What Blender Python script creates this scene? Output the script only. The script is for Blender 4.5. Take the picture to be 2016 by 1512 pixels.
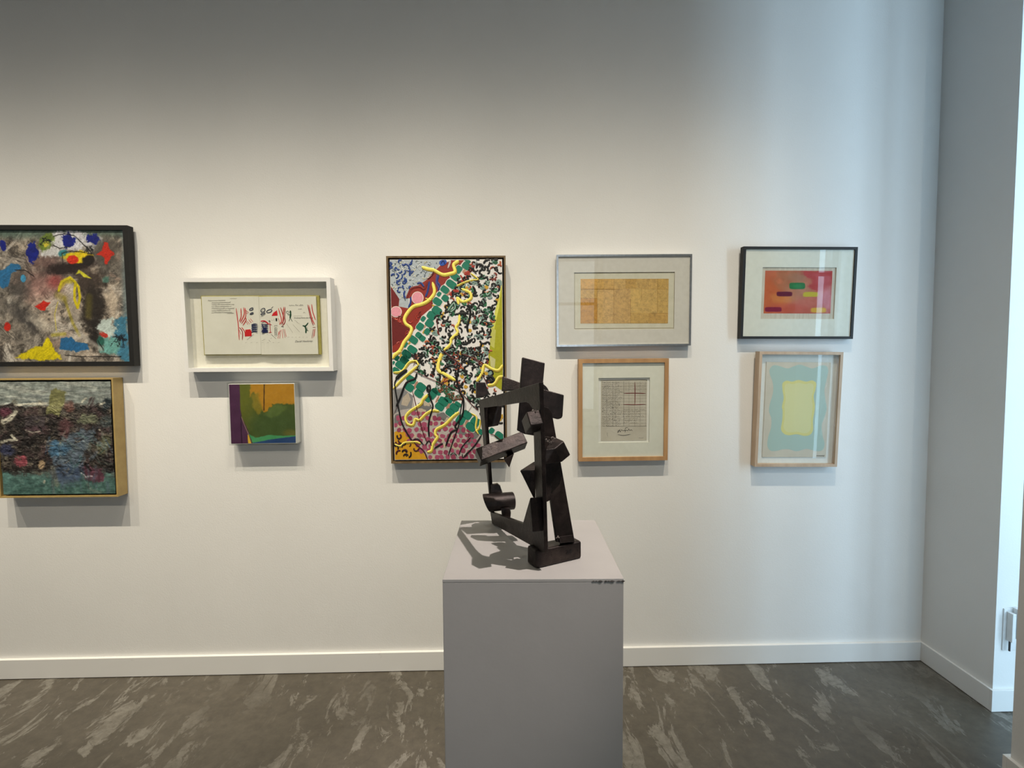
import bpy, bmesh, math, random
import numpy as np
from mathutils import Vector, Matrix

for o in list(bpy.data.objects): bpy.data.objects.remove(o)
SC = bpy.context.scene
COL = SC.collection

# ------------------------------------------------------------------ camera
F = 1015.0; PITCH = .0540; YAW = math.radians(1.3); ROLL = .0068
fw = np.array([math.sin(YAW)*math.cos(PITCH), math.cos(YAW)*math.cos(PITCH), -math.sin(PITCH)])
r0 = np.array([math.cos(YAW), -math.sin(YAW), 0.]); u0 = np.cross(r0, fw)
RT = r0*math.cos(ROLL)-u0*math.sin(ROLL); UP = u0*math.cos(ROLL)+r0*math.sin(ROLL)
CP = np.array([0., -2.5621, 1.6])
def ray(x, y): return fw+(x-1008)/F*RT-(y-756)/F*UP
def onY(x, y, Y): d = ray(x, y); return Vector(CP+d*((Y-CP[1])/d[1]))
def onZ(x, y, Z): d = ray(x, y); return Vector(CP+d*((Z-CP[2])/d[2]))
def onPlane(x, y, p, n):
    d = ray(x, y); n = np.array(n); return Vector(CP+d*(((np.array(p)-CP)@n)/(d@n)))

cam = bpy.data.cameras.new('camera'); cam.sensor_width = 36; cam.lens = F/2016*36; cam.clip_start = .02
co = bpy.data.objects.new('camera', cam); COL.objects.link(co)
m = Matrix.Identity(4)
for i in range(3): m[i][0] = RT[i]; m[i][1] = UP[i]; m[i][2] = -fw[i]; m[i][3] = CP[i]
co.matrix_world = m; SC.camera = co

# ------------------------------------------------------------------ world, lights, exposure
SC.view_settings.view_transform = 'Standard'; SC.view_settings.look = 'None'
SC.view_settings.exposure = -0.08; SC.view_settings.gamma = 1
wd = bpy.data.worlds.new('world'); SC.world = wd; wd.use_nodes = True
wd.node_tree.nodes['Background'].inputs[0].default_value = (.62, .82, 1, 1)
wd.node_tree.nodes['Background'].inputs[1].default_value = .4

WARM = (1, .895, .715)
def spot(name, loc, target, power, size=70, blend=.8, rad=.012, col=WARM, beam=0):
    l = bpy.data.lights.new(name, 'SPOT'); l.energy = power; l.spot_size = math.radians(size)
    l.spot_blend = blend; l.shadow_soft_size = rad; l.color = col
    o = bpy.data.objects.new(name, l); COL.objects.link(o); o.location = loc
    ax = (Vector(target)-Vector(loc)).normalized()
    o.rotation_euler = ax.to_track_quat('-Z', 'Y').to_euler()
    if beam:                                      # bell-shaped beam profile of a reflector lamp
        l.use_nodes = True; nt = l.node_tree; em = nt.nodes['Emission']
        ge = nt.nodes.new('ShaderNodeNewGeometry'); dt = nt.nodes.new('ShaderNodeVectorMath'); dt.operation = 'DOT_PRODUCT'
        dt.inputs[1].default_value = ax; nt.links.new(ge.outputs['Incoming'], dt.inputs[0])
        ab = nt.nodes.new('ShaderNodeMath'); ab.operation = 'ABSOLUTE'; nt.links.new(dt.outputs['Value'], ab.inputs[0])
        ma = nt.nodes.new('ShaderNodeMath'); ma.operation = 'MULTIPLY_ADD'; ma.inputs[1].default_value = 1/beam; ma.inputs[2].default_value = -1/beam
        nt.links.new(ab.outputs[0], ma.inputs[0]); ex = nt.nodes.new('ShaderNodeMath'); ex.operation = 'EXPONENT'
        nt.links.new(ma.outputs[0], ex.inputs[0]); nt.links.new(ex.outputs[0], em.inputs['Strength'])
    return o
def area(name, loc, target, sx, sy, power, col):
    l = bpy.data.lights.new(name, 'AREA'); l.shape = 'RECTANGLE'; l.size = sx; l.size_y = sy; l.energy = power; l.color = col
    o = bpy.data.objects.new(name, l); COL.objects.link(o); o.location = loc
    o.rotation_euler = (Vector(target)-Vector(loc)).to_track_quat('-Z', 'Y').to_euler()
    return o
# picture track close to the wall
for k in range(7):
    x = -3.4+.75*k
    spot('track_spot_light', (x, -1.2, 3.75), (x*.98, 0, .72), 250 if k < 5 else 190, 120, 1.0, beam=.050)
# second track further into the room
for x in (-3.0, -1.5, 0.0, 1.2):
    spot('room_spot_light', (x, -3.15, 3.8), (x*.95, 0, 1.35), 74, 110, 1.0, beam=.09)
# spot on the sculpture
spot('sculpture_spot_light', (.79, -2.38, 3.7), (.06, -1.52, 1.35), 345, 18, .7, .012, (1, .88, .81))
# daylight: side window and glass door of the entrance lobby, shopfront behind the camera
DAY = (.55, .79, 1)
area('side_window_daylight', (4.16, -2.7, 1.9), (0, -2.7, 1.9), 1.15, 3.1, 165, DAY)
area('glass_door_daylight', (3.0, -3.62, 1.75), (3.0, 0, 1.75), 1.7, 3.2, 84, DAY)
area('shopfront_daylight', (.4, -7.1, 1.7), (.4, 0, 1.7), 2.9, 2.8, 34, (.88, .96, 1))

# ------------------------------------------------------------------ materials
def lin(c):
    c = np.asarray(c, float)/255.
    return np.where(c <= .04045, c/12.92, ((c+.055)/1.055)**2.4)
def L4(c): return tuple(lin(c))+(1.,)
def mat(name, base=(.8, .8, .8, 1), rough=.5, metal=0., spec=.5):
    mt = bpy.data.materials.new(name); mt.use_nodes = True
    b = mt.node_tree.nodes['Principled BSDF']
    b.inputs['Base Color'].default_value = base; b.inputs['Roughness'].default_value = rough
    b.inputs['Metallic'].default_value = metal; b.inputs['Specular IOR Level'].default_value = spec
    return mt
def nd(mt, t, **kw):
    n = mt.node_tree.nodes.new(t)
    for k, v in kw.items(): setattr(n, k, v)
    return n
def lk(mt, a, b): mt.node_tree.links.new(a, b)
def coords(mt, scale=(1, 1, 1), rot=(0, 0, 0), kind='Object'):
    t = nd(mt, 'ShaderNodeTexCoord'); mp = nd(mt, 'ShaderNodeMapping')
    mp.inputs['Scale'].default_value = scale; mp.inputs['Rotation'].default_value = rot
    lk(mt, t.outputs[kind], mp.inputs[0]); return mp.outputs[0]
def noise(mt, vec, scale, detail=4, rough=.6, dist=0):
    n = nd(mt, 'ShaderNodeTexNoise'); n.inputs['Scale'].default_value = scale; n.inputs['Detail'].default_value = detail
    n.inputs['Roughness'].default_value = rough; n.inputs['Distortion'].default_value = dist
    lk(mt, vec, n.inputs['Vector']); return n.outputs['Fac']
def ramp(mt, fac, stops):
    r = nd(mt, 'ShaderNodeValToRGB'); e = r.color_ramp.elements
    while len(e) < len(stops): e.new(.5)
    for el, (p, c) in zip(e, stops): el.position = p; el.color = c
    lk(mt, fac, r.inputs[0]); return r.outputs[0]
def mixc(mt, fac, a, b, bt='MIX'):
    x = nd(mt, 'ShaderNodeMix', data_type='RGBA', blend_type=bt)
    if isinstance(fac, (int, float)): x.inputs[0].default_value = fac
    else: lk(mt, fac, x.inputs[0])
    for s, v in ((6, a), (7, b)):
        if isinstance(v, tuple): x.inputs[s].default_value = v
        else: lk(mt, v, x.inputs[s])
    return x.outputs[2]
def bump(mt, h, strength, dist=.01):
    b = nd(mt, 'ShaderNodeBump'); b.inputs['Strength'].default_value = strength; b.inputs['Distance'].default_value = dist
    lk(mt, h, b.inputs['Height']); lk(mt, b.outputs[0], mt.node_tree.nodes['Principled BSDF'].inputs['Normal'])
def base(mt, c): lk(mt, c, mt.node_tree.nodes['Principled BSDF'].inputs['Base Color'])
def g(v): return (v, v, v, 1)

def tinted(name, c0, c1, scale, rough=.5, metal=0., bs=0., bsc=80, stretch=(1, 1, 1)):
    mt = mat(name, rough=rough, metal=metal); v = coords(mt, stretch)
    base(mt, ramp(mt, noise(mt, v, scale), [(.35, c0), (.65, c1)]))
    if bs: bump(mt, noise(mt, v, bsc, 3), bs, .004)
    return mt
M = {}
M['wall'] = tinted('wall_paint', (.765, .76, .745, 1), (.79, .785, .77, 1), 2, .65, 0, .12, 160)
M['trim'] = tinted('trim_paint', (.76, .755, .74, 1), (.79, .785, .77, 1), 6, .45)
mt = mat('painted_trim_scuffed', rough=.45); v = coords(mt, (1, 1, 2))
base(mt, mixc(mt, ramp(mt, noise(mt, v, 9, 6, .7), [(.67, g(0)), (.74, g(1))]), (.77, .765, .75, 1), (.60, .59, .57, 1))); M['bb'] = mt
# concrete floor: brown grey with pale worn skim patches and cracks
mt = mat('polished_concrete', rough=.42)
v = coords(mt); vs = coords(mt, (2.1, .75, 1), (0, 0, -.35))
b0 = ramp(mt, noise(mt, v, 1.6, 6, .6), [(.3, (.066, .056, .042, 1)), (.7, (.112, .098, .077, 1))])
b1 = ramp(mt, noise(mt, v, 22, 5, .7), [(.3, g(.75)), (.7, g(1.15))])
b2 = mixc(mt, 1.0, b0, b1, 'MULTIPLY')
pa = ramp(mt, noise(mt, vs, 4.6, 14, .70, .6), [(.535, g(0)), (.555, g(1))])
pb = ramp(mt, noise(mt, v, 1.2, 3, .5), [(.36, g(0)), (.50, g(1))])
pm = mixc(mt, 1.0, pa, pb, 'MULTIPLY')
pf = ramp(mt, noise(mt, v, 34, 4, .7), [(.35, g(.35)), (.6, g(1))])
pm2 = mixc(mt, 1.0, pm, pf, 'MULTIPLY')
c1 = mixc(mt, pm2, b2, (.20, .188, .162, 1))
vo = nd(mt, 'ShaderNodeTexVoronoi', feature='DISTANCE_TO_EDGE'); vo.inputs['Scale'].default_value = 1.5
wv = nd(mt, 'ShaderNodeVectorMath', operation='ADD'); wn = nd(mt, 'ShaderNodeTexNoise'); wn.inputs['Scale'].default_value = 4; wn.inputs['Detail'].default_value = 6
lk(mt, v, wn.inputs['Vector']); sc = nd(mt, 'ShaderNodeVectorMath', operation='SCALE'); sc.inputs['Scale'].default_value = .45
lk(mt, wn.outputs['Color'], sc.inputs[0]); lk(mt, v, wv.inputs[0]); lk(mt, sc.outputs[0], wv.inputs[1]); lk(mt, wv.outputs[0], vo.inputs['Vector'])
cr = ramp(mt, vo.outputs['Distance'], [(.0, g(.7)), (.0028, g(0))])
c2 = mixc(mt, cr, c1, (.06, .052, .045, 1)); base(mt, c2)
bump(mt, pm, .25, .002); M['floor'] = mt
M['ceiling'] = tinted('ceiling_paint', g(.34), g(.38), 2, .8)
# pedestal
mt = mat('pedestal_paint', rough=.55); v = coords(mt)
q0 = ramp(mt, noise(mt, v, 5, 5), [(.3, (.385, .376, .362, 1)), (.7, (.42, .410, .395, 1))])
q1 = mixc(mt, ramp(mt, noise(mt, v, 11, 8, .75), [(.66, g(0)), (.78, g(.6))]), q0, (.35, .33, .32, 1)); base(mt, q1)
bump(mt, noise(mt, v, 60, 4), .08, .003); M['ped'] = mt
M['crack'] = tinted('chipped_edge', (.05, .045, .04, 1), (.12, .11, .1, 1), 60)
# sculpture
mt = mat('blackened_bronze', rough=.42, metal=.55); v = coords(mt)
s0 = ramp(mt, noise(mt, v, 26, 6, .65), [(.3, (.008, .006, .0055, 1)), (.52, (.024, .0165, .0145, 1)), (.75, (.062, .046, .039, 1))])
s1 = mixc(mt, ramp(mt, noise(mt, v, 140, 5, .8), [(.58, g(0)), (.68, g(.8))]), s0, (.006, .005, .005, 1)); base(mt, s1)
bump(mt, noise(mt, v, 120, 5, .7), .30, .003); M['bronze'] = mt
M['weld'] = tinted('weld_metal', (.10, .085, .075, 1), (.30, .26, .23, 1), 200, .35, .7, .5, 300)
M['mark'] = mat('stamped_mark', (.008, .007, .007, 1), .8)
# frames
M['black'] = tinted('black_lacquer', g(.003), g(.006), 30, .62)
M['blackgap'] = mat('black_backing', g(.008), .9)
def wood(name, a, b, axis):
    st = (6, 6, 60) if axis == 'x' else (60, 6, 6)
    return tinted(name, a, b, 3, .5, 0, .1, 60, (30, 30, 30))
M['gold'] = tinted('gold_frame_paint', (.42, .29, .105, 1), (.50, .36, .14, 1), 14, .42, .15)
M['walnut'] = tinted('walnut_wood', (.10, .062, .028, 1), (.20, .135, .065, 1), 40, .5, 0, .1, 80, (1, 1, .12))
M['oak'] = tinted('honey_oak', (.36, .195, .082, 1), (.47, .275, .125, 1), 26, .5, 0, .1, 80, (1, 1, .2))
M['ash'] = tinted('pale_maple', (.45, .32, .215, 1), (.55, .41, .29, 1), 26, .5, 0, .1, 80, (1, 1, .2))
M['white'] = tinted('white_frame_lacquer', (.78, .775, .77, 1), (.82, .815, .81, 1), 8, .35)
M['silver'] = tinted('brushed_aluminium', (.52, .53, .54, 1), (.66, .66, .67, 1), 60, .22, 1.0)
M['mat_grey'] = tinted('warm_grey_mat', (.60, .575, .53, 1), (.64, .615, .57, 1), 40, .85)
M['mat_cream'] = tinted('cream_mat', (.70, .70, .62, 1), (.735, .735, .655, 1), 40, .85)
M['mat_white'] = tinted('white_mat', (.76, .755, .71, 1), (.80, .795, .75, 1), 40, .85)
M['linen'] = tinted('linen_backing', (.76, .73, .64, 1), (.80, .77, .69, 1), 60, .9)
M['paper'] = tinted('drawing_paper', (.70, .68, .60, 1), (.75, .73, .65, 1), 12, .85)
M['paper_old'] = tinted('aged_paper', (.50, .46, .38, 1), (.58, .54, .46, 1), 14, .85)
M['cover'] = tinted('book_cover_cloth', (.34, .30, .07, 1), (.42, .37, .10, 1), 40, .8)
M['plastic'] = tinted('white_plastic', (.74, .75, .75, 1), (.78, .79, .79, 1), 30, .35)
M['rubber'] = mat('black_cord', g(.03), .6)
M['alu_dark'] = mat('dark_window_metal', g(.05), .4, .6)
mt = mat('canvas_paint', rough=.5)
at = nd(mt, 'ShaderNodeAttribute'); at.attribute_name = 'Col'
v = coords(mt)
base(mt, mixc(mt, 1.0, at.outputs['Color'], ramp(mt, noise(mt, v, 90, 4, .7), [(.3, g(.88)), (.7, g(1.08))]), 'MULTIPLY'))
bump(mt, noise(mt, v, 220, 3), .25, .002); M['paint'] = mt
mt = mat('matte_print', rough=.85, spec=.2)
at = nd(mt, 'ShaderNodeAttribute'); at.attribute_name = 'Col'; base(mt, at.outputs['Color']); M['print'] = mt
mt = mat('gold_leaf', rough=.5, metal=.12); at = nd(mt, 'ShaderNodeAttribute'); at.attribute_name = 'Col'; v = coords(mt)
base(mt, mixc(mt, 1.0, at.outputs['Color'], ramp(mt, noise(mt, v, 70, 6, .75), [(.34, g(.72)), (.5, g(1.0)), (.66, g(1.22))]), 'MULTIPLY'))
bump(mt, noise(mt, v, 90, 5, .7), .3, .003); M['leaf'] = mt
def glass(name, f0):
    mt = bpy.data.materials.new(name); mt.use_nodes = True; nt = mt.node_tree; nt.nodes.clear()
    o = nd(mt, 'ShaderNodeOutputMaterial'); tr = nd(mt, 'ShaderNodeBsdfTransparent'); gl = nd(mt, 'ShaderNodeBsdfGlossy')
    gl.inputs['Roughness'].default_value = .01; lw = nd(mt, 'ShaderNodeLayerWeight'); lw.inputs[0].default_value = .5
    pw = nd(mt, 'ShaderNodeMath', operation='POWER'); pw.inputs[1].default_value = 5; lk(mt, lw.outputs['Facing'], pw.inputs[0])
    ma = nd(mt, 'ShaderNodeMath', operation='MULTIPLY_ADD'); ma.inputs[1].default_value = 1-f0; ma.inputs[2].default_value = f0; lk(mt, pw.outputs[0], ma.inputs[0])
    tr.inputs[0].default_value = (.985, .992, .99, 1)
    mx = nd(mt, 'ShaderNodeMixShader'); lk(mt, ma.outputs[0], mx.inputs[0]); lk(mt, tr.outputs[0], mx.inputs[1]); lk(mt, gl.outputs[0], mx.inputs[2])
    lk(mt, mx.outputs[0], o.inputs[0]); return mt
M['glass'] = glass('picture_glass', .035); M['acrylic'] = glass('acrylic', .04)

# ------------------------------------------------------------------ object helpers
def link(name, me, mt, parent=None):
    o = bpy.data.objects.new(name, me); COL.objects.link(o)
    if mt: me.materials.append(M[mt])
    if parent: o.parent = parent
    return o
def from_bm(name, bm, mt, parent=None, smooth=False):
    bmesh.ops.recalc_face_normals(bm, faces=bm.faces)
    me = bpy.data.meshes.new(name); bm.to_mesh(me); bm.free()
    if smooth:
        for p in me.polygons: p.use_smooth = True
    return link(name, me, mt, parent)
def tag(o, label, cat, group=None):
    o['label'] = label; o['category'] = cat
    if group: o['group'] = group
    return o
def empty(name, loc=(0, 0, 0), M4=None):
    o = bpy.data.objects.new(name, None); COL.objects.link(o); o.empty_display_size = .05
    if M4 is not None: o.matrix_world = M4
    else: o.location = loc
    return o
def box_bm(x0, x1, y0, y1, z0, z1, bev=0, bm=None, seg=2):
    bm = bm or bmesh.new()
    vs = [bm.verts.new((x, y, z)) for x in (x0, x1) for y in (y0, y1) for z in (z0, z1)]
    fs = [bm.faces.new([vs[i] for i in f]) for f in ((0, 1, 3, 2), (4, 6, 7, 5), (0, 4, 5, 1), (2, 3, 7, 6), (0, 2, 6, 4), (1, 5, 7, 3))]
    if bev: bmesh.ops.bevel(bm, geom=list({e for f in fs for e in f.edges}), offset=bev, segments=seg, affect='EDGES', profile=.5)
    return bm
def struct(name, bm, mt, parent=None):
    o = from_bm(name, bm, mt, parent)
    if not parent: o['kind'] = 'structure'
    return o

# ------------------------------------------------------------------ the room
XR = 2.187; XN = 1.884; YP = -.386; YN = -.768; ZC = 4.2; YB = -7.0; XL = -5.0; XE = 4.0; T = .15; BH = .101
struct('floor', box_bm(XL-T, XE+T, YB-T, T, -.1, 0), 'floor')
struct('ceiling', box_bm(XL-T, XE+T, YB-T, T, ZC, ZC+.1), 'ceiling')
YW = .008
struct('wall_back', box_bm(XL, XR, YW, T, 0, ZC), 'wall')
struct('wall_left', box_bm(XL-T, XL, YB, T, 0, ZC), 'wall')
struct('wall_right', box_bm(XR, XE, YP, T, 0, ZC), 'wall')
struct('wall_right_near', box_bm(XN, XN+.14, YB, YN, 0, ZC), 'wall')
# vestibule window wall (right side)
struct('wall_side', box_bm(XE, XE+T, -3.55, -3.3, 0, ZC, bm=box_bm(XE, XE+T, -2.1, YP, 0, ZC, bm=box_bm(XE, XE+T, -3.3, -2.1, 0, .3, bm=box_bm(XE, XE+T, -3.3, -2.1, 3.5, ZC)))), 'wall')
w = bmesh.new()
for y in (-3.3, -2.72, -2.14): box_bm(XE+.04, XE+.09, y, y+.04, .3, 3.5, bm=w)
for z in (.3, 3.46): box_bm(XE+.042, XE+.088, -3.3, -2.1, z, z+.04, bm=w)
wo = struct('window_1', w, 'alu_dark')
for y in (-3.26, -2.68): struct('pane', box_bm(XE+.062, XE+.066, y, y+.54, .34, 3.46), 'glass', wo)
struct('wall_lobby', box_bm(XN+.14, 2.1, -3.55, -3.4, 0, ZC, bm=box_bm(3.9, XE, -3.55, -3.4, 0, ZC, bm=box_bm(2.1, 3.9, -3.55, -3.4, 3.4, ZC))), 'wall')
w = bmesh.new()
for x in (2.1, 2.98, 3.86): box_bm(x, x+.04, -3.5, -3.45, 0, 3.4, bm=w)
for z in (0, 2.3, 3.36): box_bm(2.1, 3.9, -3.498, -3.452, z, z+.04, bm=w)
wo = struct('door_1', w, 'alu_dark')
for x in (2.14, 3.02):
    for z0, z1 in ((.04, 2.3), (2.34, 3.36)): struct('pane', box_bm(x, x+.84, -3.477, -3.473, z0, z1), 'glass', wo)
# wall behind the camera with the shopfront
rw = bmesh.new()
for a in ((XL, -1.0, 0, ZC), (1.8, XE, 0, ZC), (-1.0, 1.8, 0, .25), (-1.0, 1.8, 3.2, ZC)):
    if a[1] > a[0]: box_bm(a[0], a[1], YB-T, YB, a[2], a[3], bm=rw)
struct('wall_rear', rw, 'wall')
w = bmesh.new()
for x in (-1.0, -.08, .84, 1.75): box_bm(x, x+.05, YB-.1, YB-.05, .25, 3.2, bm=w)
for z in (.25, 2.3, 3.15): box_bm(-1.0, 1.8, YB-.098, YB-.052, z, z+.05, bm=w)
wo = struct('window_2', w, 'alu_dark')
for x in (-.95, -.03, .89):
    for z0, z1 in ((.3, 2.3), (2.35, 3.15)): struct('pane', box_bm(x, x+.86, YB-.077, YB-.073, z0, z1), 'glass', wo)
# baseboards
def bb(name, x0, x1, y0, y1): struct(name, box_bm(x0, x1, y0, y1, 0.003, BH, .0015), 'bb')
TB = .012
bb('baseboard_back', XL, XR-TB, -.009, YW)
bb('baseboard_right', XR-TB, XR, YP, YW)
bb('baseboard_return', XR-TB, XE, YP-TB, YP)
bb('baseboard_near', XN-.016, XN, YB, YN)
bb('baseboard_near_end', XN-.016, XN+.14, YN, YN+.016)
bb('baseboard_left', XL, XL+TB, YB, 0)

# ------------------------------------------------------------------ wall outlet with two plug adapters on the return wall
yo = YP
def wp(px, py): p = onY(px, py, yo-.03); return p.x, p.z
x0, zt = wp(1993, 1209); x1, _ = wp(1997.5, 1209); _, zb = wp(1993, 1265)
ot = empty('wall_outlet', (x0, yo, zb))
tag(ot, 'white wall outlet with two plug adapters low on the bright side wall', 'outlet')
def child_box(nm, a, mt, par, bev=.002):
    L = par.location; o = from_bm(nm, box_bm(a[0]-L.x, a[1]-L.x, a[2]-L.y, a[3]-L.y, a[4]-L.z, a[5]-L.z, bev), mt, par); return o
child_box('plate', (x0-.012, x0+.085, yo-.006, yo, zb-.05, zt+.012), 'plastic', ot)
child_box('adapter', (x0, x0+.016, yo-.034, yo-.006, zb, zt), 'plastic', ot)
child_box('adapter', (x0+.026, x0+.050, yo-.040, yo-.006, zb+.012, zt+.018), 'plastic', ot)
cb = bmesh.new(); box_bm(.003, .008, -.022, -.016, -.045, .0, bm=cb); from_bm('cord', cb, 'rubber', ot)

# ------------------------------------------------------------------ pedestal
ZP = 1.22
cxp, cyp = .0575, -1.5445
pe = empty('display_pedestal', (cxp, cyp, 0)); pe.rotation_euler = (0, 0, math.radians(-1.6))
tag(pe, 'tall square light grey painted pedestal holding the dark metal sculpture', 'pedestal')
hw = .1545; hd = .158
from_bm('body', box_bm(-hw, hw, -hd, hd, 0, ZP-.0061, .0007), 'ped', pe)
from_bm('top_panel', box_bm(-hw-.0002, hw+.0002, -hd-.0002, hd+.0002, ZP-.006, ZP, .0008), 'ped', pe)
ck = bmesh.new(); rr = random.Random(4)
x = .10
while x < hw-.002:
    dx = rr.uniform(.004, .009); h = rr.uniform(.0006, .0026)
    a = [ck.verts.new(p) for p in ((x, -hd-.0010, ZP-.0045), (x+dx*.5, -hd-.0010, ZP-.0045-h), (x+dx, -hd-.0010, ZP-.0040), (x+dx*.5, -hd-.0008, ZP-.0036+h*.5))]
    ck.faces.new(a); x += dx*rr.uniform(.7, 1.5)
r = bmesh.ops.extrude_face_region(ck, geom=list(ck.faces)); bmesh.ops.translate(ck, verts=[e for e in r['geom'] if isinstance(e, bmesh.types.BMVert)], vec=(0, .0009, 0))
from_bm('edge_chip', ck, 'crack', pe)

# ------------------------------------------------------------------ sculpture
A0 = onZ(968.5, 1031, ZP)
sc_o = empty('metal_sculpture', (A0.x, A0.y, ZP))
tag(sc_o, 'dark welded metal abstract sculpture of plates and blocks on the pedestal', 'sculpture')
OFF = Vector((A0.x, A0.y, ZP))
def sculpt(nm, bm, bev=.0014, mt='bronze', seg=2):
    bmesh.ops.remove_doubles(bm, verts=bm.verts, dist=1e-5)
    bmesh.ops.recalc_face_normals(bm, faces=bm.faces)
    if bev:
        es = [e for e in bm.edges if len(e.link_faces) == 2 and e.calc_face_angle(0) > .3]
        bmesh.ops.bevel(bm, geom=es, offset=bev, segments=seg, affect='EDGES', profile=.5, clamp_overlap=True)
    bmesh.ops.translate(bm, verts=bm.verts, vec=-OFF)
    return from_bm(nm, bm, mt, sc_o)
def plate(nm, pts, anchor, n, t, bev=.0014, ext=None, Y=None):
    """outline given as pixels on a plane through anchor with normal n, thickness t going back"""
    n = Vector(n).normalized(); e = Vector(ext) if ext else -n*t
    fr = [onPlane(x, y, anchor, n) for x, y in pts]
    bm = bmesh.new(); a = [bm.verts.new(p) for p in fr]; b = [bm.verts.new(p+e) for p in fr]
    bm.faces.new(a); bm.faces.new(b[::-1]); k = len(a)
    for i in range(k): bm.faces.new((a[i], a[(i+1) % k], b[(i+1) % k], b[i]))
    return sculpt(nm, bm, bev)
def hull(nm, pts, bev=.0014):
    bm = bmesh.new()
    for x, y, Y in pts: bm.verts.new(onY(x, y, Y))
    r = bmesh.ops.convex_hull(bm, input=bm.verts)
    bmesh.ops.delete(bm, geom=list({e for e in r['geom_interior'] if isinstance(e, bmesh.types.BMVert)}), context='VERTS')
    bmesh.ops.dissolve_limit(bm, angle_limit=.09, verts=bm.verts, edges=bm.edges)
    return sculpt(nm, bm, bev)
def box3(nm, d, ends, Y, bev=.0016):
    """rectangular bar from its nearest corner d and the three corners next to it (pixels)"""
    P = [np.array(e)-np.array(d) for e in ends]
    a, b, c = -P[0]@P[1], -P[0]@P[2], -P[1]@P[2]
    z = [math.sqrt(abs(a*b/c)), math.sqrt(abs(a*c/b)), math.sqrt(abs(b*c/a))]
    o = onY(d[0], d[1], Y); k = (o-Vector(CP)).dot(Vector(fw))/F
    V = [Vector(RT)*p[0]*k-Vector(UP)*p[1]*k+Vector(fw)*zz*k for p, zz in zip(P, z)]
    bm = bmesh.new(); vs = {}
    for i in (0, 1):
        for j in (0, 1):
            for l in (0, 1): vs[i, j, l] = bm.verts.new(o+V[0]*i+V[1]*j+V[2]*l)
    for f in (((0,0,0),(0,0,1),(0,1,1),(0,1,0)), ((1,0,0),(1,1,0),(1,1,1),(1,0,1)), ((0,0,0),(1,0,0),(1,0,1),(0,0,1)), ((0,1,0),(0,1,1),(1,1,1),(1,1,0)), ((0,0,0),(0,1,0),(1,1,0),(1,0,0)), ((0,0,1),(1,0,1),(1,1,1),(0,1,1))):
        bm.faces.new([vs[q] for q in f])
    return sculpt(nm, bm, bev)
# plane of the open frame: back foot on the pedestal, front foot in front of the base block
PA = A0; PB = onY(1070, 1088, -1.676); PC = onY(942, 788, -1.405)
nF = (PB-PA).cross(PC-PA).normalized()
if nF.x > 0: nF = -nF
outer = [(942, 788), (1062, 753), (1072, 1089), (968.5, 1031)]
inner = [(953, 803), (994, 797.5), (1034, 791.5), (1041, 794), (1047, 803), (1049.5, 830), (1056, 1041), (965.5, 1008)]
bm = bmesh.new()
def ringv(off): return [bm.verts.new(onPlane(x, y, PA, nF)+off) for x, y in outer], [bm.verts.new(onPlane(x, y, PA, nF)+off) for x, y in inner]
of, inf = ringv(Vector((0, 0, 0))); ob, ib = ringv(-nF*.0075)
for (o4, i8) in ((of, inf), (ob, ib)):
    for f in ((o4[0], i8[0], i8[7], o4[3]), (o4[0], o4[1], i8[3], i8[2], i8[1], i8[0]), (o4[1], o4[2], i8[6], i8[5], i8[4], i8[3]), (o4[2], o4[3], i8[7], i8[6])): bm.faces.new(f)
for i in range(4): bm.faces.new((of[i], of[(i+1) % 4], ob[(i+1) % 4], ob[i]))
for i in range(8): bm.faces.new((inf[i], ib[i], ib[(i+1) % 8], inf[(i+1) % 8]))
sculpt('open_frame', bm, .0010)
FR = (.40, -.91, .05)
# base block
FL = onZ(1056, 1121, ZP); FRr = onZ(1145.5, 1099.5, ZP); BL = onZ(1037.5, 1108, ZP); BR_ = FRr+BL-FL
bm = bmesh.new(); lo = [bm.verts.new(p) for p in (FL, FRr, BR_, BL)]; hi = [bm.verts.new(p+Vector((0, 0, .0335))) for p in (FL, FRr, BR_, BL)]
bm.faces.new(lo[::-1]); bm.faces.new(hi)
for i in range(4): bm.faces.new((lo[i], lo[(i+1) % 4], hi[(i+1) % 4], hi[i]))
blk = sculpt('base_block', bm, .0045, seg=3)
# plates and blocks, back to front
plate('corner_block', [(937.8, 752), (955.3, 752.6), (960, 768), (963, 772), (951, 782.5), (938.2, 783)], onY(945, 770, -1.452), (.1, -1, .1), .034)
plate('small_plate', [(989.8, 740.5), (1027, 754), (1027, 768), (988.5, 769)], onY(1005, 755, -1.500), (.15, -1, .28), .009)
plate('upright_plate', [(1029, 703), (1073, 714.5), (1068.5, 764), (1024, 764)], onY(1048, 735, -1.585), (.15, -1, .15), .011)
bm = bmesh.new(); cD = onY(1057, 778, -1.575); ring = []
for s in (0, .018):
    ring.append([bm.verts.new(cD+Vector((.0245*math.cos(a), s, .0245*math.sin(a)))) for a in [i*math.pi/16 for i in range(32)]])
bm.faces.new(ring[0]); bm.faces.new(ring[1][::-1])
for i in range(32): bm.faces.new((ring[0][i], ring[1][i], ring[1][(i+1) % 32], ring[0][(i+1) % 32]))
sculpt('disc', bm, .001)
plate('side_plate', [(1062, 764), (1110.5, 777.5), (1108, 819), (1106, 823), (1099.5, 825.5), (1062, 815)], onY(1085, 795, -1.612), (.18, -1, .14), .009)
plate('hanging_plate', [(1022, 792), (1052, 788), (1052, 858), (1033, 855), (1017.5, 847.5)], onY(1035, 825, -1.600), (-.1, -1, 0), .012)
plate('inner_wedge', [(955, 803), (988.5, 798), (987, 822), (981, 838), (958, 842)], onY(970, 820, -1.425), (.2, -1, 0), .012)
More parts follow.
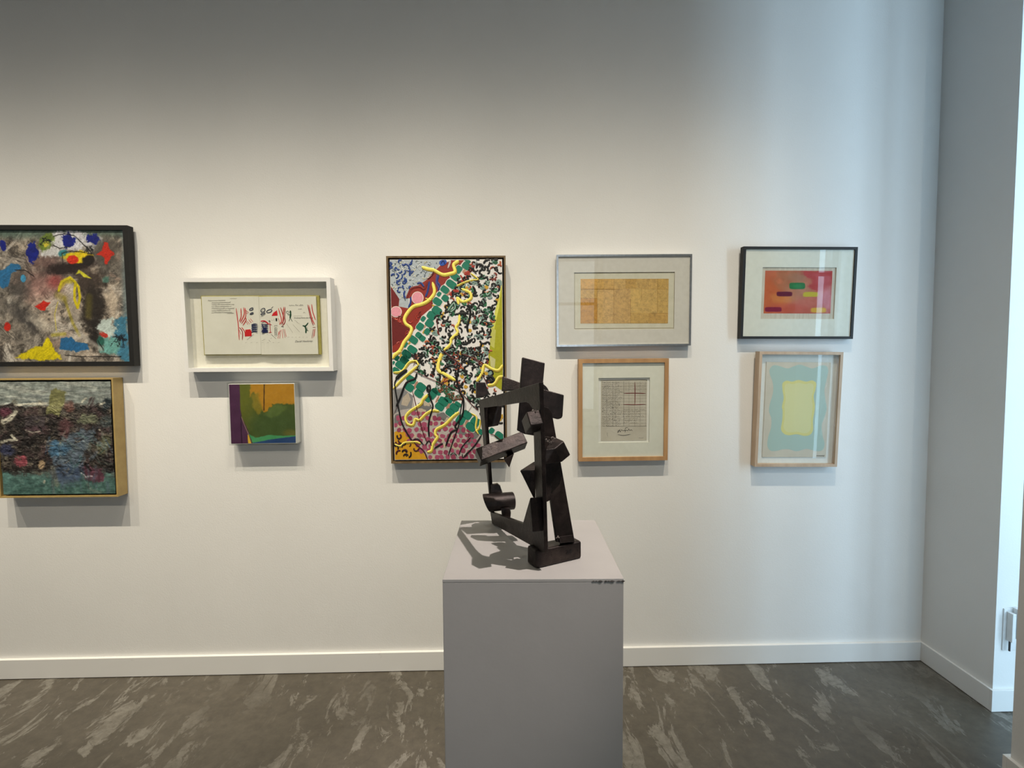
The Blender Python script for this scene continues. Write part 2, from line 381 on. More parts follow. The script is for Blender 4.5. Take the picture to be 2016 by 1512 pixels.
plate('inner_fin', [(960, 802), (979, 799), (968, 838), (962, 838)], onY(968, 820, -1.440), (-.9, -1, 0), .006, .0006)
plate('leaning_slab', [(1068, 799), (1081, 803), (1086.8, 811), (1131.3, 1062), (1131.5, 1068), (1097, 1068), (1085, 983), (1075, 925), (1068, 900)], onY(1112, 1065, -1.632), FR, .0085)
plate('gusset_plate', [(1066, 860), (1084, 860), (1086, 983), (1080, 987), (1072, 990)], onY(1075, 940, -1.650), FR, .02, .001)
hull('slab_foot', [(1101, 1056, -1.640), (1129, 1052.5, -1.628), (1131.5, 1066, -1.628), (1102.5, 1070, -1.642), (1101, 1057, -1.625), (1129, 1052, -1.612), (1131, 1066, -1.612), (1102, 1070, -1.625)])
hull('side_block', [(1073, 886, -1.668), (1093, 883, -1.668), (1110, 869.5, -1.655), (1122.8, 895.5, -1.650), (1106, 909.5, -1.660), (1073, 914, -1.668), (1073, 872, -1.640), (1090, 860, -1.640), (1098, 867, -1.640), (1109, 868, -1.636), (1120, 893, -1.630), (1106, 906, -1.630), (1074, 909, -1.630)])
hull('wedge_fin', [(1024, 927, -1.665), (1054, 925, -1.665), (1054, 985, -1.655), (1049.5, 979, -1.655), (1024.5, 926, -1.645), (1052.5, 908, -1.630), (1054, 970, -1.630)], .0008)
hull('corner_wedge', [(1043.8, 979.7, -1.695), (1068.7, 978.8, -1.687), (1072, 1045, -1.680), (1049, 1047, -1.688), (1024.9, 1045.5, -1.640), (1060, 979.5, -1.650), (1062, 1043, -1.640)], .0010)
bar_o = box3('cross_bar', (947, 906.5), [(1040, 874.5), (935.9, 884.3), (942.8, 923.5)], -1.480)
box3('front_cube', (1045, 838.7), [(1036.8, 811.6), (1070.7, 834.4), (1035.5, 859.4)], -1.735)
hull('spike', [(992, 905, -1.46), (1012, 893, -1.45), (1002.6, 921, -1.455), (1000, 893, -1.43), (1010, 890, -1.43)], .0006)
# short cylinder with an obliquely cut end
bm = bmesh.new(); cc = onY(957.5, 990, -1.447); kx = (cc-Vector(CP)).dot(Vector(fw))/F; rad = 17.3*kx; ln = 53*kx
ra, rb = [], []
for i in range(40):
    a = i*2*math.pi/40; cy, sz = math.cos(a)*rad, math.sin(a)*rad
    ra.append(bm.verts.new(cc+Vector((-sz*.42+cy*.06, cy, sz))))
    rb.append(bm.verts.new(cc+Vector((ln-cy*.30, cy+ln*.25, sz))))
bm.faces.new(ra); bm.faces.new(rb[::-1])
for i in range(40): bm.faces.new((ra[i], rb[i], rb[(i+1) % 40], ra[(i+1) % 40]))
sculpt('short_cylinder', bm, .001)
plate('lug', [(966, 955), (979, 952.5), (984.5, 957), (991, 976), (966, 980)], onY(975, 965, -1.432), (0, -1, .1), .016)
plate('lug', [(986, 1000), (1003, 1000), (1006, 1010), (1005, 1020), (988, 1015)], onY(997, 1010, -1.46), (0, -1, 0), .014)
# weld beads
wb = bmesh.new(); rr = random.Random(7)
for (cx, cy, Y, k, sp) in [(1054, 811, -1.722, 9, 7), (1063, 815, -1.715, 8, 6), (1080, 868, -1.672, 12, 7), (1089, 863, -1.662, 7, 4), (1098, 1058, -1.645, 5, 3)]:
    for i in range(k):
        p = onY(cx+rr.uniform(-sp, sp), cy+rr.uniform(-sp, sp)*.5, Y+rr.uniform(0, .006))
        bmesh.ops.create_icosphere(wb, subdivisions=1, radius=rr.uniform(.001, .0022), matrix=Matrix.Translation(p))
wo = sculpt('weld_beads', wb, 0, 'weld'); wo['kind'] = 'stuff'

# text mesh helper
def text_mesh(nm, s, size, mt, parent, Mx, shear=0, extrude=.0002):
    cu = bpy.data.curves.new(nm, 'FONT'); cu.body = s; cu.size = size; cu.shear = shear; cu.extrude = extrude; cu.resolution_u = 3
    t = bpy.data.objects.new(nm, cu); COL.objects.link(t)
    bpy.context.view_layer.update()
    me = bpy.data.meshes.new_from_object(t.evaluated_get(bpy.context.evaluated_depsgraph_get()))
    bpy.data.objects.remove(t); me.transform(Mx)
    return link(nm, me, mt, parent)
e1 = (FRr-FL).normalized(); e3 = Vector((0, 0, 1)); e2 = e1.cross(e3)
def blockM(px, py):
    p = onPlane(px, py, FL, e2)+e2*.0006-OFF
    return Matrix(((e1.x, e3.x, e2.x, p.x), (e1.y, e3.y, e2.y, p.y), (e1.z, e3.z, e2.z, p.z), (0, 0, 0, 1)))
text_mesh('stamped_mark', '2/8', .010, 'mark', sc_o, blockM(1114, 1091), .2)
text_mesh('stamped_mark', '1', .007, 'mark', sc_o, blockM(1136.5, 1087))

# ------------------------------------------------------------------ pictures: helpers
class Art:
    def __init__(s, name, label, cat, q, dep, group=None):
        cx, cz, w, h, tilt, lean = q; s.w, s.h = w, h
        t, l = math.radians(tilt), math.radians(lean)
        R = Matrix.Rotation(l, 4, 'X') @ Matrix.Rotation(-t, 4, 'Y')
        s.M = Matrix.Translation((cx, -dep, cz)) @ R; s.Mi = s.M.inverted()
        s.cam = s.Mi @ Vector(CP)
        s.o = empty(name, M4=s.M); tag(s.o, label, cat, group)
        s.t = (dep-h/2*abs(math.sin(l))+.004)
    def loc(s, px, py, y=0.):
        d = s.Mi.to_3x3() @ Vector(ray(px, py)); p = s.cam+d*((y-s.cam.y)/d.y); return p.x, p.z
    def rect(s, cs, y):
        P = [s.loc(a, b, y) for a, b in cs]
        return (P[0][0]+P[3][0])/2, (P[1][0]+P[2][0])/2, (P[2][1]+P[3][1])/2, (P[0][1]+P[1][1])/2
def ring_bm(o, i, y0, y1, bev=.0012, yi=None):
    """mitred frame between outer rect o and inner rect i (x0,x1,z0,z1), front y0, back y1"""
    bm = bmesh.new()
    def rc(r, y): return [bm.verts.new(p) for p in ((r[0], y, r[2]), (r[1], y, r[2]), (r[1], y, r[3]), (r[0], y, r[3]))]
    a, b, c, d = rc(o, y0), rc(i, y0 if yi is None else yi), rc(o, y1), rc(i, y1)
    for k in range(4):
        l = (k+1) % 4
        for f in ((a[k], a[l], b[l], b[k]), (c[k], d[k], d[l], c[l]), (a[k], c[k], c[l], a[l]), (b[k], b[l], d[l], d[k])): bm.faces.new(f)
    if bev:
        es = [e for e in bm.edges if e.calc_face_angle(0) > .5]
        bmesh.ops.bevel(bm, geom=es, offset=bev, segments=2, affect='EDGES', profile=.5)
    return bm
def panel(nm, r, y0, y1, mt, par, bev=0): return from_bm(nm, box_bm(r[0], r[1], y0, y1, r[2], r[3], bev), mt, par)
def inset(r, d): return (r[0]+d, r[1]-d, r[2]+d, r[3]-d)
def col_mesh(nm, verts, faces, cols, mt, par, smooth=False, per='face'):
    me = bpy.data.meshes.new(nm); me.from_pydata(verts, [], faces)
    ca = me.color_attributes.new('Col', 'FLOAT_COLOR', 'CORNER' if per == 'face' else 'POINT')
    if per == 'face':
        tot = np.zeros(len(me.polygons), dtype=np.int32); me.polygons.foreach_get('loop_total', tot)
        c = np.repeat(np.asarray(cols, float), tot, axis=0)
    else: c = np.asarray(cols, float)
    buf = np.ones((len(c), 4)); buf[:, :3] = c; ca.data.foreach_set('color', buf.ravel())
    if smooth: me.polygons.foreach_set('use_smooth', [True]*len(me.polygons))
    me.update(); return link(nm, me, mt, par)
class Paint:
    """flat and raised paint marks; coordinates in photo crops mapped onto the picture plane"""
    def __init__(s, art, ox, oy, k, y): s.a, s.ox, s.oy, s.k, s.y = art, ox, oy, k, y; s.clip = None; s.v, s.f, s.c = [], [], []; s.lift = .0
    def at(s, ox, oy, k): s.ox, s.oy, s.k = ox, oy, k; return s
    def p(s, x, y):
        a_, b_ = s.a.loc(s.ox+x/s.k, s.oy+y/s.k, s.y); c = s.clip
        return (min(max(a_, c[0]), c[1]), min(max(b_, c[2]), c[3])) if c else (a_, b_)
    def u(s): return 2.52/F/s.k
    def poly(s, pts, col, lift=.0004):
        n = len(s.v); P = [s.p(*q) for q in pts]
        s.v += [(x, s.y-lift, z) for x, z in P]; s.f.append(list(range(n, n+len(P)))); s.c.append(lin(col))
    def blob(s, cx, cy, rx, ry, rot, col, lift=.0008, pw=.6, n=18, jit=0, rnd=None):
        pts = []; c, sn = math.cos(math.radians(rot)), math.sin(math.radians(rot))
        for i in range(n):
            a = i*2*math.pi/n; x = math.copysign(abs(math.cos(a))**pw, math.cos(a))*rx; y = math.copysign(abs(math.sin(a))**pw, math.sin(a))*ry
            if jit: q = 1+rnd.uniform(-jit, jit); x *= q; y *= q
            pts.append((cx+x*c-y*sn, cy+x*sn+y*c))
        s.poly(pts, col, lift)
    def line(s, pts, w, col, lift=.0006, h=.0008, sm=True, taper=True):
        P = [Vector(s.p(*q)) for q in pts]
        if sm and len(P) > 2:
            Q = []; E = [P[0]*2-P[1]]+P+[P[-1]*2-P[-2]]
            for i in range(1, len(E)-2):
                for t in (0, .25, .5, .75):
                    a, b, c, d = E[i-1], E[i], E[i+1], E[i+2]
                    Q.append(.5*((2*b)+(-a+c)*t+(2*a-5*b+4*c-d)*t*t+(-a+3*b-3*c+d)*t**3))
            P = Q+[P[-1]]
        n0 = len(s.v); wm = w*s.u()/2; c = lin(col); m = len(P)
        for i, q in enumerate(P):
            d = (P[min(i+1, m-1)]-P[max(i-1, 0)])
            d = d.normalized() if d.length > 1e-9 else Vector((1, 0))
            nn = Vector((-d.y, d.x)); ww = wm*(.45 if taper and i in (0, m-1) else 1)
            l, r = q+nn*ww, q-nn*ww
            s.v += [(l.x, s.y-lift, l.y), (q.x, s.y-lift-h, q.y), (r.x, s.y-lift, r.y)]
        for i in range(m-1):
            k = n0+3*i
            s.f += [(k, k+1, k+4, k+3), (k+1, k+2, k+5, k+4)]; s.c += [c, c]
    def build(s, nm, mt, par=None, stuff=False):
        o = col_mesh(nm, s.v, s.f, s.c, mt, par or s.a.o)
        if stuff: o['kind'] = 'stuff'
        s.v, s.f, s.c = [], [], []; return o
def vnoise(x, y, seed):
    rng = np.random.RandomState(seed); G = rng.rand(64, 64)
    xi, yi = np.floor(x).astype(int), np.floor(y).astype(int); fx, fy = x-xi, y-yi
    fx = fx*fx*(3-2*fx); fy = fy*fy*(3-2*fy); a = G[xi % 64, yi % 64]; b = G[(xi+1) % 64, yi % 64]; c = G[xi % 64, (yi+1) % 64]; d = G[(xi+1) % 64, (yi+1) % 64]
    return (a*(1-fx)+b*fx)*(1-fy)+(c*(1-fx)+d*fx)*fy
def fbm(x, y, seed, o=5, g_=.55):
    r, a, t = 0, 1., 0
    for i in range(o): r = r+a*vnoise(x*2**i, y*2**i, seed+i); t += a; a *= g_
    return r/t
def grid_paint(art, nm, r, y, nx, nz, ox, oy, k, cs, fn, mt, par=None):
    """canvas as a fine grid; fn(X, Y in crop pixels) -> rgb (0..255), relief in m"""
    U, V = np.meshgrid(np.linspace(0, 1, nx), np.linspace(0, 1, nz))
    C = [((a-ox)*k, (b-oy)*k) for a, b in cs]
    X = (C[0][0]*(1-U)+C[1][0]*U)*(1-V)+(C[3][0]*(1-U)+C[2][0]*U)*V
    Y = (C[0][1]*(1-U)+C[1][1]*U)*(1-V)+(C[3][1]*(1-U)+C[2][1]*U)*V
    rgb, h = fn(X, Y)
    vx = r[0]+(r[1]-r[0])*U; vz = r[3]+(r[2]-r[3])*V
    vt = np.stack([vx, y-h, vz], -1).reshape(-1, 3)
    idx = np.arange(nx*nz).reshape(nz, nx)
    fc = np.stack([idx[:-1, :-1], idx[1:, :-1], idx[1:, 1:], idx[:-1, 1:]], -1).reshape(-1, 4)
    return col_mesh(nm, vt.tolist(), fc.tolist(), lin(np.clip(rgb, 0, 255)).reshape(-1, 3), mt, par or art.o, True, 'point')
def mixm(rgb, m_, c): return rgb*(1-m_[..., None])+np.array(c, float)*m_[..., None]
def sstep(a, b, x): t = np.clip((x-a)/(b-a), 0, 1); return t*t*(3-2*t)
def ell(X, Y, cx, cy, rx, ry, soft=.15, rag=0, seed=1, rot=0, fs=60.):
    c, s = math.cos(math.radians(rot)), math.sin(math.radians(rot)); dx, dy = X-cx, Y-cy
    d = np.sqrt(((dx*c+dy*s)/rx)**2+((-dx*s+dy*c)/ry)**2)
    if rag: d = d+(fbm(X/fs, Y/fs, seed, 5, .7)-.5)*rag*2.6
    return 1-sstep(1-soft, 1+soft, d)
def pmask(X, Y, pts, soft=6., rag=0, seed=3, fs=40.):
    if rag: X = X+(fbm(X/fs, Y/fs, seed)-.5)*rag*2.2; Y = Y+(fbm(X/fs+9, Y/fs+5, seed+7)-.5)*rag*2.2
    ins = np.zeros(X.shape, bool); dist = np.full(X.shape, 1e9); n = len(pts)
    for i in range(n):
        (x0, y0), (x1, y1) = pts[i], pts[(i+1) % n]
        if y0 != y1:
            c = ((y0 > Y) != (y1 > Y)) & (X < (x1-x0)*(Y-y0)/(y1-y0)+x0); ins ^= c
        dx, dy = x1-x0, y1-y0; t = np.clip(((X-x0)*dx+(Y-y0)*dy)/(dx*dx+dy*dy+1e-9), 0, 1)
        dist = np.minimum(dist, np.hypot(X-x0-t*dx, Y-y0-t*dy))
    sd = np.where(ins, dist, -dist); return sstep(-soft, soft, sd)
def lmask(X, Y, pts, w, soft=4., rag=0, seed=5):
    if rag: X = X+(fbm(X/30., Y/30., seed)-.5)*rag; Y = Y+(fbm(X/30.+9, Y/30.+5, seed+7)-.5)*rag
    dist = np.full(X.shape, 1e9)
    for (x0, y0), (x1, y1) in zip(pts[:-1], pts[1:]):
        dx, dy = x1-x0, y1-y0; t = np.clip(((X-x0)*dx+(Y-y0)*dy)/(dx*dx+dy*dy+1e-9), 0, 1)
        dist = np.minimum(dist, np.hypot(X-x0-t*dx, Y-y0-t*dy))
    return 1-sstep(w/2-soft, w/2+soft, dist)
def strokes(c, X, Y, n, bx, ln, wd, pal, seed, ang, spread, curve=.5, alpha=.8):
    """loose bristly brush strokes; returns colours and the stroke relief"""
    rn = random.Random(seed); H = np.zeros(X.shape)
    for i in range(n):
        x, y = rn.uniform(bx[0], bx[1]), rn.uniform(bx[2], bx[3]); a_ = math.radians(ang+rn.uniform(-spread, spread)); t = rn.uniform(-curve, curve); L = rn.uniform(*ln)/5; w_ = rn.uniform(*wd)
        pts = [(x, y)]
        for j in range(5): pts.append((pts[-1][0]+L*math.cos(a_), pts[-1][1]+L*math.sin(a_))); a_ += t
        x0, x1 = min(p[0] for p in pts)-w_, max(p[0] for p in pts)+w_; y0, y1 = min(p[1] for p in pts)-w_, max(p[1] for p in pts)+w_
        sel = (X > x0) & (X < x1) & (Y > y0) & (Y < y1)
        if not sel.any(): continue
        xs, ys = X[sel][None], Y[sel][None]; ca, sa = math.cos(a_-2.5*t), math.sin(a_-2.5*t)
        br = fbm((xs*ca+ys*sa)/70., (-xs*sa+ys*ca)/5., seed+i, 3, .6)
        m_ = (lmask(xs, ys, pts, w_, w_*.22, w_*.5, seed+i)*sstep(.30, .52, br))[0]*alpha*rn.uniform(.6, 1)
        c[sel] = c[sel]*(1-m_[:, None])+np.array(rn.choice(pal), float)*m_[:, None]; H[sel] = np.maximum(H[sel], m_*br[0])
    return c, H
def inpoly(x, y, pts):
    ins = False; n = len(pts)
    for i in range(n):
        (x0, y0), (x1, y1) = pts[i], pts[(i+1) % n]
        if (y0 > y) != (y1 > y) and x < (x1-x0)*(y-y0)/(y1-y0)+x0: ins = not ins
    return ins
def scrib(P, x0, y0, x1, y1, amp, step, w, col, rnd, gap=.12, lift=.0004):
    """illegible handwriting: a wavering pen line"""
    L = math.hypot(x1-x0, y1-y0); n = max(3, int(L/step)); cur = []
    for i in range(n+1):
        t = i/n; a = amp*(rnd.uniform(.3, 1) if i % 2 else -rnd.uniform(.1, .7))
        if rnd.random() < .15: a *= 1.8
        cur.append((x0+(x1-x0)*t+rnd.uniform(-.2, .2)*step, y0+(y1-y0)*t-a))
        if rnd.random() < gap and len(cur) > 2: P.line(cur, w, col, lift, .0001, True, False); cur = []
    if len(cur) > 1: P.line(cur, w, col, lift, .0001, True, False)

# ------------------------------------------------------------------ 1: black framed expressionist canvas (left edge of the picture)
a = Art('framed_painting', 'black framed grey abstract painting with red, blue and yellow shapes, cut by left edge', 'painting', (-2.2443, 1.8992, .9695, .6654, -.21, .86), .042)
o = (-a.w/2, a.w/2, -a.h/2, a.h/2)
k1 = 1396/300
cs = [(-160, 461), (244.5, 464), (256.5, 708.5), (-150, 710)]
i_ = inset(o, .022)
from_bm('frame', ring_bm(o, i_, 0, a.t, .002), 'black', a.o)
def f1(X, Y):
    wx = X+80*(fbm(X/160., Y/160., 11)-.5); wy = Y+80*(fbm(X/160.+4, Y/160., 17)-.5)
    n1 = fbm(wx/260., wy/180., 21); n2 = fbm(wx/50.+wy/140., wy/60., 31, 5, .7); n3 = fbm(wx/18., wy/14., 41, 3)
    c = mixm(np.ones(X.shape+(3,))*np.array([126, 120, 112.]), sstep(.42, .62, n1), (172, 160, 146))
    c = mixm(c, sstep(.50, .68, n2)*.75, (70, 66, 62)); c = mixm(c, sstep(.55, .72, 1-n2)*.6, (196, 186, 174))
    c += (n3-.5)[..., None]*46
    c, hs = strokes(c, X, Y, 120, (-700, 1150, 220, 1330), (160, 420), (26, 90), ((70, 66, 62), (150, 142, 132), (196, 188, 178), (110, 104, 98), (214, 208, 198), (52, 48, 46), (160, 140, 128)), 5, 40, 80, .45, .75)
    c = mixm(c, (1-sstep(225, 300, Y+50*(n2-.5)))*.75, (92, 116, 106))
    c = mixm(c, sstep(1085, 1150, X+30*(n2-.5))*.6, (112, 134, 140))
    c = mixm(c, ell(X, Y, 330, 680, 190, 120, .8)*.7, (168, 128, 122)); c = mixm(c, ell(X, Y, 480, 640, 70, 60, .8)*.7, (150, 66, 66))
    c = mixm(c, ell(X, Y, 400, 470, 170, 60, .7, .5, 6)*.8, (120, 96, 92))
    c = mixm(c, ell(X, Y, 650, 300, 240, 75, .3, .9, 8), (214, 214, 220)); c = mixm(c, ell(X, Y, 430, 390, 110, 40, .3, .9, 9), (206, 206, 208))
    c = mixm(c, ell(X, Y, 960, 400, 120, 130, .5, .4, 4)*.9, (88, 84, 78))
    c = mixm(c, ell(X, Y, 640, 520, 210, 60, .4, .5, 12, -8), (48, 38, 38)); c = mixm(c, ell(X, Y, 800, 650, 130, 120, .5, .6, 13), (74, 64, 58))
    c = mixm(c, ell(X, Y, 850, 850, 120, 190, .4, .8, 14, 12), (52, 46, 42)); c = mixm(c, ell(X, Y, 850, 1110, 60, 130, .5, .7, 15), (44, 40, 38))
    c = mixm(c, ell(X, Y, 140, 690, 80, 130, .7, .6, 16)*.85, (72, 70, 68)); c = mixm(c, ell(X, Y, 190, 960, 160, 70, .7, .7, 18, 30)*.8, (66, 64, 64))
    c = mixm(c, ell(X, Y, 1010, 830, 60, 120, .5, .8, 19, -15)*.8, (196, 182, 164)); c = mixm(c, ell(X, Y, 330, 1010, 130, 40, .6, .8, 20, 25)*.6, (206, 198, 184))
    B = (24, 38, 128)
    for q in ((615, 290, 62, 62), (265, 390, 58, 84), (848, 274, 64, 40), (-5, 325, 24, 45), (-300, 420, 70, 60)): c = mixm(c, ell(X, Y, *q, .12, .55, 23, 0, 36.), B)
    c = mixm(c, ell(X, Y, 400, 292, 72, 62, .25, .7, 25), (112, 132, 58)); c = mixm(c, ell(X, Y, 400, 320, 26, 24, .4, .4, 26), (200, 190, 70))
    c = mixm(c, ell(X, Y, 560, 395, 45, 28, .3, .4, 27), (60, 130, 140))
    c = mixm(c, ell(X, Y, 690, 432, 128, 52, .15, .35, 28), (214, 190, 32)); c = mixm(c, ell(X, Y, 650, 452, 56, 38, .12, .15, 29), (206, 58, 36))
    c = mixm(c, ell(X, Y, 800, 455, 50, 46, .25, .5, 31), (40, 34, 32))
    c = mixm(c, pmask(X, Y, [(945, 305), (985, 310), (1000, 360), (1055, 400), (1010, 430), (985, 495), (960, 490), (940, 430), (865, 405), (930, 375)], 5, 16), (194, 52, 36))
    c = mixm(c, pmask(X, Y, [(280, 865), (340, 830), (360, 800), (385, 820), (430, 825), (390, 870), (375, 898), (330, 890)], 5, 12), (186, 46, 34))
    c = mixm(c, ell(X, Y, 10, 1035, 30, 42, .15, .3, 33), (190, 48, 34))
    c = mixm(c, pmask(X, Y, [(-160, 560), (0, 530), (60, 480), (150, 500), (150, 530), (60, 570), (30, 680), (-20, 700), (-90, 640)], 6, 12), (48, 108, 152))
    c = mixm(c, ell(X, Y, 175, 615, 25, 33, .15), (70, 146, 186)); c = mixm(c, ell(X, Y, 960, 632, 40, 40, .3, .6, 35), (82, 116, 106))
    c = mixm(c, pmask(X, Y, [(515, 1140), (630, 1125), (660, 1170), (785, 1190), (780, 1245), (650, 1255), (510, 1225)], 5, 14), (46, 104, 150))
    c = mixm(c, pmask(X, Y, [(80, 1325), (240, 1220), (350, 1215), (400, 1130), (445, 1190), (460, 1240), (540, 1325)], 8, 26), (206, 190, 22))
    c = mixm(c, pmask(X, Y, [(1050, 960), (1150, 940), (1210, 1400), (1090, 1320), (1010, 1160)], 16, 40), (70, 124, 150))
    c = mixm(c, ell(X, Y, 965, 1050, 100, 80, .2, .7, 37), (192, 206, 202)); c = mixm(c, ell(X, Y, 985, 1205, 90, 62, .25, .7, 38), (112, 166, 160)); c = mixm(c, ell(X, Y, 905, 1160, 34, 40, .3, .5, 39), (46, 96, 86))
    c = mixm(c, ell(X, Y, 940, 1115, 42, 22, .2, .6, 40, 20), (176, 62, 52))
    c = mixm(c, pmask(X, Y, [(675, 580), (705, 540), (740, 560), (825, 617), (750, 605), (715, 570)], 5), (204, 200, 60))
    yl = lmask(X, Y, [(512, 722), (540, 645), (620, 608), (672, 650), (662, 720), (660, 800), (688, 870), (712, 780), (700, 690), (668, 650)], 24, 5); c = mixm(c, yl, (204, 188, 32))
    c = mixm(c, lmask(X, Y, [(525, 690), (570, 640), (630, 640)], 40, 14)*.7, (190, 176, 50))
    for pts, w_, cl, al in (([(500, 820), (465, 930), (480, 1070)], 9, (196, 184, 90), .9), ([(560, 780), (600, 900), (640, 1010), (700, 1110)], 26, (150, 140, 62), .8), ([(500, 760), (560, 790)], 60, (140, 128, 60), .6), ([(800, 780), (790, 940)], 60, (98, 92, 46), .7), ([(560, 1100), (440, 1110)], 30, (170, 160, 60), .7), ([(700, 1100), (790, 1160), (900, 1230)], 40, (186, 180, 172), .6)):
        c = mixm(c, lmask(X, Y, pts, w_, w_*.4)*al, cl)
    for pts in ([(470, 255), (520, 236), (620, 232), (680, 255), (740, 310), (800, 370)], [(548, 395), (556, 490)], [(556, 398), (640, 380), (760, 388)], [(470, 325), (520, 355), (600, 345)], [(100, 540), (200, 545), (280, 600)], [(560, 1285), (700, 1300), (1100, 1300)], [(880, 1160), (930, 1240)]): c = mixm(c, lmask(X, Y, pts, 7, 3, 14), (24, 22, 24))
    rn = random.Random(3)
    for cx, cy, s_, k_ in ((1075, 1160, 80, 7), (800, 370, 46, 4), (400, 290, 60, 3)):
        for j in range(k_): c = mixm(c, lmask(X, Y, [(cx+rn.uniform(-s_, s_), cy+rn.uniform(-s_, s_)*.8) for _ in range(4)], 6, 3, 30, j+50), (26, 28, 34))
    c = 118+(c-118)*1.12
    st = fbm((wx+700*n1)/16., (wy-500*n1)/16., 99, 4, .6); st2 = fbm((wx-wy)/90., (wx+wy)/12., 98, 4, .6)
    c = c*(1+.38*(st-.5)+.38*(st2-.5))[..., None]
    return c*.90, .0004+.0012*n2+.0012*yl+.0012*hs
grid_paint(a, 'canvas', i_, .010, 420, 270, 0, 420, k1, cs, f1, 'paint')
panel('backing', inset(o, .006), .0125, a.t-.004, 'blackgap', a.o)

# ------------------------------------------------------------------ 2: gold framed impasto landscape
a = Art('framed_painting', 'gold floater framed dark impasto landscape in grey and teal, at lower left', 'painting', (-2.1306, 1.2221, .5616, .5746, -.11, 0), .06)
o = (-a.w/2, a.w/2, -a.h/2, a.h/2); i_ = inset(o, .0075)
from_bm('frame', ring_bm(o, i_, 0, a.t, .001), 'gold', a.o)
panel('backing', inset(o, .004), .030, .036, 'blackgap', a.o)
k2 = 1418/300; cs = [(-9, 752), (218, 752), (229.5, 971), (3, 975)]; cv = inset(o, .0155)
def f2(X, Y):
    n1 = fbm(X/170., Y/26., 51); n2 = fbm(X/42., Y/30., 61, 5, .65); n3 = fbm(X/16., Y/13., 71, 3)
    rid = 1-abs(2*fbm((X+40*n1)/70., Y/36., 81, 5, .62)-1)
    c = mixm(np.ones(X.shape+(3,))*np.array([112, 122, 118.]), sstep(.40, .62, n1), (146, 154, 146)); c = mixm(c, sstep(.58, .72, n1)*.6, (84, 92, 92))
    bot = sstep(900, 1010, Y+120*(n2-.5)+.10*(X-500)*0); c = mixm(c, bot, (66, 104, 98)); c = mixm(c, bot*sstep(.5, .7, n2)*.5, (90, 124, 116))
    c = mixm(c, sstep(1040, 1100, Y)*.4, (56, 92, 84)); c = mixm(c, (1-sstep(60, 130, X+40*(n2-.5)))*sstep(790, 830, Y), (76, 118, 112))
    dark = sstep(300, 345, Y+70*(n2-.5))*(1-sstep(900, 980, Y+120*(n2-.5))); c = mixm(c, dark, (58, 50, 46))
    c = mixm(c, dark*sstep(.80, .93, rid)*.8, (20, 17, 16)); c = mixm(c, dark*sstep(.55, .70, n2)*.55, (92, 82, 74)); c = mixm(c, dark*sstep(.62, .76, n3)*.5, (120, 116, 98))
    c, h1 = strokes(c, X, Y, 26, (-60, 1000, 110, 300), (250, 500), (14, 40), ((150, 158, 152), (96, 104, 104), (128, 134, 132), (172, 176, 166)), 14, 0, 8, .05, .8)
    c, h2 = strokes(c, X, Y, 190, (-60, 1040, 340, 900), (50, 150), (24, 64), ((34, 29, 28), (60, 51, 48), (84, 74, 66), (50, 40, 42), (104, 98, 82), (72, 52, 54), (22, 19, 19)), 15, 0, 60, .4, .9)
    c = mixm(c, pmask(X, Y, [(700, 560), (900, 540), (860, 640), (740, 900), (760, 1000), (600, 1060), (480, 1000), (470, 700), (620, 650)], 26, 60)*.92, (80, 96, 112))
    c = mixm(c, ell(X, Y, 550, 725, 90, 75, .25, .5, 82), (58, 98, 130)); c = mixm(c, ell(X, Y, 640, 960, 130, 75, .5, .6, 83)*.8, (58, 76, 108)); c = mixm(c, lmask(X, Y, [(490, 900), (520, 1060)], 50, 16, 30)*.6, (120, 120, 104))
    c = mixm(c, pmask(X, Y, [(470, 180), (560, 175), (620, 210), (585, 330), (560, 420), (430, 400), (450, 290)], 10, 26), (112, 112, 66)); c = mixm(c, ell(X, Y, 520, 330, 70, 60, .5, .4, 84)*.6, (150, 148, 96))
    c = mixm(c, pmask(X, Y, [(225, 420), (425, 425), (410, 545), (300, 575), (230, 545)], 8, 16), (64, 56, 58)); c = mixm(c, ell(X, Y, 320, 540, 100, 25, .5)*.7, (84, 58, 66)); c = mixm(c, lmask(X, Y, [(235, 555), (300, 575), (380, 560)], 10, 5, 8)*.8, (180, 174, 158))
    c = mixm(c, ell(X, Y, 190, 840, 62, 52, .2, .5, 85), (144, 62, 74)); c = mixm(c, ell(X, Y, 385, 870, 34, 44, .3, .5, 86), (176, 148, 112)); c = mixm(c, ell(X, Y, 860, 955, 100, 68, .2, .6, 87, 15), (98, 56, 72)); c = mixm(c, lmask(X, Y, [(760, 950), (800, 985), (860, 980)], 12, 6, 12)*.9, (190, 176, 184))
    c = mixm(c, ell(X, Y, 610, 520, 60, 80, .4, .6, 88)*.8, (88, 52, 56)); c = mixm(c, ell(X, Y, 650, 340, 50, 50, .4, .6, 89)*.8, (104, 66, 58)); c = mixm(c, ell(X, Y, 840, 450, 95, 50, .3, .6, 90), (108, 112, 88)); c = mixm(c, ell(X, Y, 985, 680, 58, 90, .3, .6, 92), (84, 84, 62)); c = mixm(c, ell(X, Y, 990, 470, 60, 60, .4, .6, 93), (66, 74, 74))
    c = mixm(c, ell(X, Y, 45, 380, 55, 40, .4, .5, 94), (96, 46, 62)); c = mixm(c, ell(X, Y, 55, 725, 70, 55, .4, .5, 95), (46, 50, 78)); c = mixm(c, ell(X, Y, 1000, 310, 40, 50, .4, .6, 96), (26, 38, 44))
